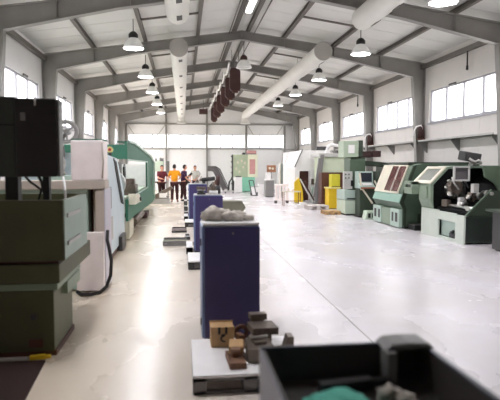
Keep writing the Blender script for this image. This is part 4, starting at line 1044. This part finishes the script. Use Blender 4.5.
# ------------------------------------------------------------------ conveyor and clutter in the middle distance
t = thing('chip_conveyor', 'dark grey chip conveyor with raised crank neck near the far wall', 'conveyor', (2.4, 35.0, 0))
MB().prism([(1.530, 1.337), (1.530, 1.609), (2.048, 1.609), (2.281, 1.441), (2.800, 0.326), (2.960, 0.290), (2.960, 0.000), (2.567, 0.000), (1.919, 1.285), (1.841, 1.337)], 'y', 34.8, 35.3).build('conveyor_body', mat('conveyor_grey', (86, 82, 82), .5), t, .01)
MB().prism([(1.556, 1.609), (2.048, 1.609), (2.294, 1.441), (2.813, 0.339), (2.865, 0.365), (2.346, 1.493), (2.074, 1.661), (1.556, 1.661)], 'y', 34.78, 34.83).build('side_rail', DGREY, t)
MB().box(2.62, 2.94, 34.75, 34.8, .05, .2).build('side_cover', LGREY, t)
t = thing('handle_frame', 'black loop handle trolley standing right of the grey chip conveyor', 'trolley', (3.0, 33.2, 0))
MB().tube([(2.72, 33.2, .12), (2.80, 33.2, .7), (2.92, 33.2, .86), (3.06, 33.2, .74), (3.04, 33.2, .12)], .05, 8).build('handle', BLACK, t)
MB().box(2.45, 3.12, 33.0, 33.5, .1, .17).build('platform', LGREY, t, .01)
for x in (2.55, 3.02): MB().cyl((x-.03, 33.13, .055), (x+.03, 33.13, .055), .055, n=14).build('wheel', BLACK, t)
t = thing('dark_press', 'dark brown small press standing between the third blue cabinet and conveyor', 'machine', (1.45, 25.3, 0))
MB().box(1.25, 1.65, 25.1, 25.5, 0, .75).build('base', DGREY, t, .02)
MB().bar((1.35, 25.2, .75), (1.62, 25.2, 1.1), .14).box(1.5, 1.66, 25.15, 25.45, .7, 1.15).build('frame', BROWN, t, .02)
MB().box(1.02, 1.3, 25.1, 25.4, .3, .72).build('side_unit', DSTEEL, t, .02)
t = thing('work_bench', 'bench with steel parts behind the third blue cabinet', 'bench', (.45, 28.0, 0))
MB().box(.05, .95, 27.7, 28.3, .72, .78).build('top', LGREY, t)
for (x, y) in ((.1, 27.75), (.1, 28.25), (.9, 27.75), (.9, 28.25)): MB().box(x-.03, x+.03, y-.03, y+.03, 0, .72).build('leg', DGREY, t)
b = MB().bar((.1, 28.0, .98), (.45, 28.0, 1.32), .1).cyl((.2, 28.0, .78), (.2, 28.0, 1.05), .09, n=12).box(.05, .35, 27.8, 28.2, .78, .86)
tag(b.build('clamp_arm', BLACK, bevel=.01), 'black angled clamp arm on the bench behind the blue cabinets', 'tool')
b = MB().bar((.62, 28.0, .85), (.88, 28.0, 1.3), .05).bar((.7, 28.0, .8), (.95, 28.0, 1.15), .05).box(.55, .95, 27.85, 28.15, .78, .84)
tag(b.build('steel_rods', STEELM), 'slanted steel rods lying on the bench behind the blue cabinets', 'rods')

# left background machines beyond the teal lathe
t = thing('column_drill', 'tall pale green column drill beyond the teal lathe', 'machine', (-1.6, 27.3, 0))
MB().box(-1.55, -1.0, 27.0, 27.7, 0, .3).build('base', PALEG, t, .02)
MB().box(-1.25, -.95, 27.2, 27.6, .3, 1.95).build('column', PALEG, t, .02)
MB().box(-1.4, -.95, 26.95, 27.6, 1.4, 1.9).build('head', PALEG, t, .03)
g = MB()
for (x, z_) in ((-1.32, 1.98), (-1.1, 2.02), (-1.0, 2.0)): g.cyl((x, 27.2, z_-.1), (x, 27.2, z_+.06), .05, n=12)
g.build('motors', GREY, t)
MB().cyl((-1.2, 26.95, 1.0), (-1.2, 26.95, 1.4), .05, n=12).build('spindle', BLACK, t)
MB().box(-1.5, -1.0, 26.8, 27.3, .85, .92).build('table', DSTEEL, t)
t = thing('small_drill', 'slim grey pillar drill with dark motor left of the column drill', 'machine', (-1.5, 25.2, 0))
MB().box(-1.75, -1.35, 25.0, 25.5, 0, .1).build('base', GREY, t, .01)
MB().cyl((-1.5, 25.3, .1), (-1.5, 25.3, 2.1), .045, n=14).build('column', LGREY, t)
MB().box(-1.62, -1.38, 25.0, 25.4, 1.75, 2.1).build('head', GREY, t, .02)
MB().box(-1.68, -1.32, 24.9, 25.4, .95, 1.0).build('table', DSTEEL, t)
t = thing('spindle_stand', 'slim grey spindle stand with dark head left of the orange shirt', 'machine', (-.75, 27.5, 0))
MB().box(-.95, -.55, 27.3, 27.7, 0, .08).cyl((-.75, 27.5, .08), (-.75, 27.5, 1.65), .04, n=12).build('column', LGREY, t)
MB().box(-.83, -.68, 27.35, 27.55, 1.35, 1.92).build('head', GREY, t, .02)
t = thing('slanted_conveyor', 'low dark machine with slanted chute in front of the column drill', 'machine', (-.9, 24.6, 0))
MB().prism([(-1.5, .28), (-.55, .78), (-.45, .68), (-.9, .42), (-.6, .30), (-1.4, .2)], 'y', 24.3, 24.9).build('chute', DSTEEL, t, .01)
MB().box(-1.45, -.55, 24.3, 24.95, 0, .1).box(-1.4, -.62, 24.35, 24.9, .1, .24).build('base', LGREY, t, .01)
MB().box(-1.05, -.75, 24.28, 24.34, .28, .48).build('side_plate', WHITE, t)
MB().cyl((-1.3, 24.25, .35), (-1.3, 24.3, .35), .09, n=14).build('pulley', BLACK, t)
t = thing('lathe_stand', 'pale green and white machine stand at the end of the teal lathe', 'machine', (-1.7, 23.5, 0))
MB().box(-2.2, -1.45, 23.2, 23.9, 0, .75).build('base', PALEG, t, .01)
MB().box(-1.45, -1.33, 23.25, 23.8, .2, .8).build('side_plate', WHITE, t, .01)
MB().box(-2.1, -1.4, 23.2, 23.9, .75, .95).build('top', MAROON, t, .01)
MB().box(-1.62, -1.45, 23.3, 23.6, .95, 1.15).build('motor', PINKP, t, .01)

# ------------------------------------------------------------------ people
def skin_mesh(name, m, parent, verts, edges, radii, roots, sub=1):
    o0 = ORI[parent]
    me = bpy.data.meshes.new(name); me.from_pydata([tuple(Vector(v)) for v in verts], edges, [])
    ob = bpy.data.objects.new(name, me); C.objects.link(ob); ob.parent = parent; ORI[ob] = o0
    sk = ob.modifiers.new('Skin', 'SKIN'); sk.use_smooth_shade = True
    for i, r in enumerate(radii):
        d = me.skin_vertices[0].data[i]; d.radius = (r, r) if not isinstance(r, tuple) else r; d.use_root = i in roots
    s = ob.modifiers.new('Sub', 'SUBSURF'); s.levels = sub; s.render_levels = sub
    me.materials.append(m)
    return ob
def apply_mods(ob):
    dg = bpy.context.evaluated_depsgraph_get(); ev = ob.evaluated_get(dg)
    me = bpy.data.meshes.new_from_object(ev); ob.modifiers.clear(); ob.data = me
def person(label, loc, rz, sc, shirt, trousers, armL, armR, lean=0., hip=0.06, foot=((.12, .05), (-.12, -.05)), head_turn=0.):
    """faces local -Y; arms given as (elbow, hand) points in local metres for a 1.75 m figure"""
    t = thing('person', label, 'person', loc); t.rotation_euler = (0, 0, rz); t.scale = (sc, sc, sc)
    ORI[t] = Vector((0, 0, 0))
    L = lean
    pel = (0, hip*0, .92); sp = (0, -L*.3, 1.12); ch = (0, -L*.75, 1.34); nk = (0, -L*1.0, 1.47); hd0 = (0, -L*1.1-.01, 1.54)
    V = [pel, sp, ch, nk, hd0]; E_ = [(0, 1), (1, 2), (2, 3), (3, 4)]; Rd = [(.15, .11), (.135, .10), (.165, .11), .062, .058]
    def addc(start, pts, rs):
        p = start
        for q, r in zip(pts, rs):
            V.append(q); Rd.append(r); E_.append((p, len(V)-1)); p = len(V)-1
        return p
    legs = []
    for k, s in enumerate((1, -1)):
        fx_, fy = foot[k]
        pts = [(s*.1, 0, .86), ((fx_+s*.1)/2, fy*.5-.03, .48), (fx_, fy, .09), (fx_+s*.01, fy-.04, .045), (fx_+s*.02, fy-.16, .035)]
        legs.append(pts); addc(0, pts, [.09, .058, .04, .042, .036])
    arms = []
    for s, (el, ha) in ((1, armL), (-1, armR)):
        sh = (s*.185, -L*.8, 1.40)
        e = Vector(el); h = Vector(ha); d = (h-e).normalized()
        w = addc(2, [sh, tuple(e), tuple(h)], [.058, .042, .028])
        palm = addc(w, [tuple(h+d*.05)], [.03])
        side = d.cross(Vector((0, 0, 1))); side = side.normalized() if side.length > .1 else Vector((1, 0, 0))
        up = side.cross(d)
        for j, ln in enumerate((.068, .078, .073, .058)):
            b = h+d*.085+side*((j-1.5)*.019)
            addc(palm, [tuple(b), tuple(b+d*ln*.5-up*.006), tuple(b+d*ln*.85-up*.026)], [.0105, .009, .008])
        tb = h+d*.035-side*.032*s
        addc(w, [tuple(tb), tuple(tb+d*.04-side*.018*s)], [.012, .009])
        arms.append((sh, tuple(e), tuple(h)))
    body = skin_mesh('body', SKIN, t, V, E_, Rd, {0}, 1); apply_mods(body)
    # join the head (with face) to the body mesh
    hc = Vector((0, -L*1.15-.015, 1.635)); hm = MB()
    hm.ball((0, 0, 0), .075, .092, .115, 0, 0, 20, 14)
    hm.ball((0, -.02, -.06), .056, .065, .062, 0, 0, 16, 10)
    hm.prism([(-.013, -.03), (.013, -.03), (.006, .02), (-.006, .02)], 'y', -.108, -.07)
    for s in (-1, 1):
        hm.ball((s*.077, .008, -.005), .012, .02, .032, 0, 0, 10, 8); hm.ball((s*.028, -.082, .012), .012, .008, .008, 0, 0, 8, 6)
    hm.box(-.024, .024, -.092, -.07, -.062, -.052)
    rm_ = Matrix.Rotation(head_turn, 4, 'Z')
    bm = bmesh.new(); bm.from_mesh(body.data)
    vs = [bm.verts.new(rm_ @ Vector(p)+hc) for p in hm.v]
    for f_ in hm.f:
        try: bm.faces.new([vs[i] for i in f_]).smooth = True
        except ValueError: pass
    bm.to_mesh(body.data); bm.free()
    # hair: cap over the back and top of the skull
    hv = MB(); hv.ball((0, 0, 0), .084, .1, .12, .06, 3, 22, 14)
    keep = MB(); idx = {}
    for i, p in enumerate(hv.v):
        idx[i] = p
    vs2 = []; fs2 = []
    for f_ in hv.f:
        c = sum((Vector(hv.v[i]) for i in f_), Vector())/len(f_)
        if c.z > .045 or (c.y > -.01 and c.z > -.07): fs2.append(f_)
    keep.add([rm_ @ Vector(p)+hc+Vector((0, .006, .008)) for p in hv.v], fs2, True)
    hair = keep.build('hair', HAIR, t); so = hair.modifiers.new('Solidify', 'SOLIDIFY'); so.thickness = .012
    # shirt
    V2 = [(0, 0, .90), sp, ch, (0, -L*.95, 1.43)]; E2 = [(0, 1), (1, 2), (2, 3)]; R2 = [(.178, .135), (.165, .13), (.19, .135), .085]
    for (sh, e, h) in arms:
        e_ = Vector(sh)+(Vector(e)-Vector(sh))*.85
        V2 += [sh, tuple(e_)]; n_ = len(V2); E2 += [(2, n_-2), (n_-2, n_-1)]; R2 += [.082, .066]
    skin_mesh('shirt', shirt, t, V2, E2, R2, {0}, 2)
    V3 = [(0, 0, .95)]; E3 = []; R3 = [(.172, .13)]
    for pts in legs:
        a = len(V3); V3 += [pts[0], pts[1], pts[2]]; E3 += [(0, a), (a, a+1), (a+1, a+2)]; R3 += [.108, .08, .066]
    skin_mesh('trousers', trousers, t, V3, E3, R3, {0}, 2)
    for pts in legs:
        a = Vector(pts[3]); b_ = Vector(pts[4])
        MB().ball(((a.x+b_.x)/2, (a.y+b_.y)/2+.01, .045), .05, .13, .045, 0, 0, 14, 8).build('shoe', BLACK, t)
    return t
person('person in orange shirt and dark trousers standing seen from behind', (-.40, 25.5, 0), math.pi, 1.0, ORANGE, TROUS,
       ((.27, -.12, 1.16), (.2, -.36, 1.12)), ((-.28, -.10, 1.16), (-.22, -.34, 1.08)), .04, head_turn=-.35)
person('person in dark purple top standing beside the person in orange', (-.01, 26.1, 0), math.radians(110), .99, PURPLE, TROUS,
       ((.26, -.14, 1.15), (.12, -.38, 1.2)), ((-.26, -.05, 1.12), (-.2, -.26, .98)), .07)
person('person in maroon shirt standing among the drilling machines at left', (-1.02, 26.0, 0), math.radians(30), .98, MARSH, TROUS,
       ((.25, -.14, 1.15), (.15, -.36, 1.1)), ((-.25, -.14, 1.15), (-.15, -.36, 1.1)), .05)
person('person in light grey shirt working behind the blue cabinets', (.66, 29.3, 0), math.radians(-20), .97, GRSH, TROUS,
       ((.26, -.16, 1.15), (.15, -.38, 1.02)), ((-.27, -.16, 1.15), (-.18, -.4, 1.0)), .08)

# ------------------------------------------------------------------ daylight and camera
w = bpy.data.worlds.new('World'); bpy.context.scene.world = w; w.use_nodes = True
nt = w.node_tree; bg = nt.nodes['Background']
tc = nt.nodes.new('ShaderNodeTexCoord'); sx = nt.nodes.new('ShaderNodeSeparateXYZ'); nt.links.new(tc.outputs['Generated'], sx.inputs[0])
r = nt.nodes.new('ShaderNodeValToRGB'); mr = nt.nodes.new('ShaderNodeMapRange')
mr.inputs['From Min'].default_value = -.3; mr.inputs['From Max'].default_value = .6
nt.links.new(sx.outputs['Z'], mr.inputs['Value']); nt.links.new(mr.outputs[0], r.inputs['Fac'])
r.color_ramp.elements[0].color = (.62, .60, .56, 1); r.color_ramp.elements[1].color = (1, 1, 1.04, 1)
e = r.color_ramp.elements.new(.33); e.color = (.66, .66, .62, 1)
e = r.color_ramp.elements.new(.42); e.color = (.95, .96, .98, 1)
nt.links.new(r.outputs[0], bg.inputs['Color']); bg.inputs['Strength'].default_value = 2.0

def portal_light(loc, rot, sx_, sy_):
    l = bpy.data.lights.new('window_daylight', 'AREA'); l.shape = 'RECTANGLE'; l.size = sx_; l.size_y = sy_
    l.cycles.is_portal = True
    o = bpy.data.objects.new('window_daylight', l); C.objects.link(o); o.location = loc; o.rotation_euler = rot
for a, b in bays():
    portal_light((XL-.2, (a+b)/2, (WZ0+WZ1)/2), (0, -math.pi/2, 0), WZ1-WZ0, b-a)
    portal_light((XR+.2, (a+b)/2, (WZ0+WZ1)/2), (0, math.pi/2, 0), WZ1-WZ0, b-a)
for a, b in ADDED_DOORS: portal_light((XL-.2, (a+b)/2, DZ/2), (0, -math.pi/2, 0), DZ, b-a)
portal_light((1.7, YF+.2, (FZ0+FZ1)/2), (-math.pi/2, 0, 0), 11, FZ1-FZ0)

cam = bpy.data.cameras.new('camera'); co = bpy.data.objects.new('camera', cam); C.objects.link(co)
cam.sensor_width = 36; cam.lens = 544.5*36/500; cam.clip_start = .05
yaw, pitch = .122, .0633
co.location = (0, 0, 1.7); co.rotation_euler = (math.pi/2-pitch, 0, -yaw)
cam.dof.use_dof = True; cam.dof.focus_distance = 14; cam.dof.aperture_fstop = 1.8
sc = bpy.context.scene; sc.camera = co
sc.view_settings.view_transform = 'Standard'; sc.view_settings.look = 'None'; sc.view_settings.gamma = 1
sc.view_settings.exposure = 1.82
sc.cycles.max_bounces = 12; sc.cycles.diffuse_bounces = 8; sc.cycles.transparent_max_bounces = 12
sc.cycles.sample_clamp_indirect = 8; sc.cycles.use_denoising = True
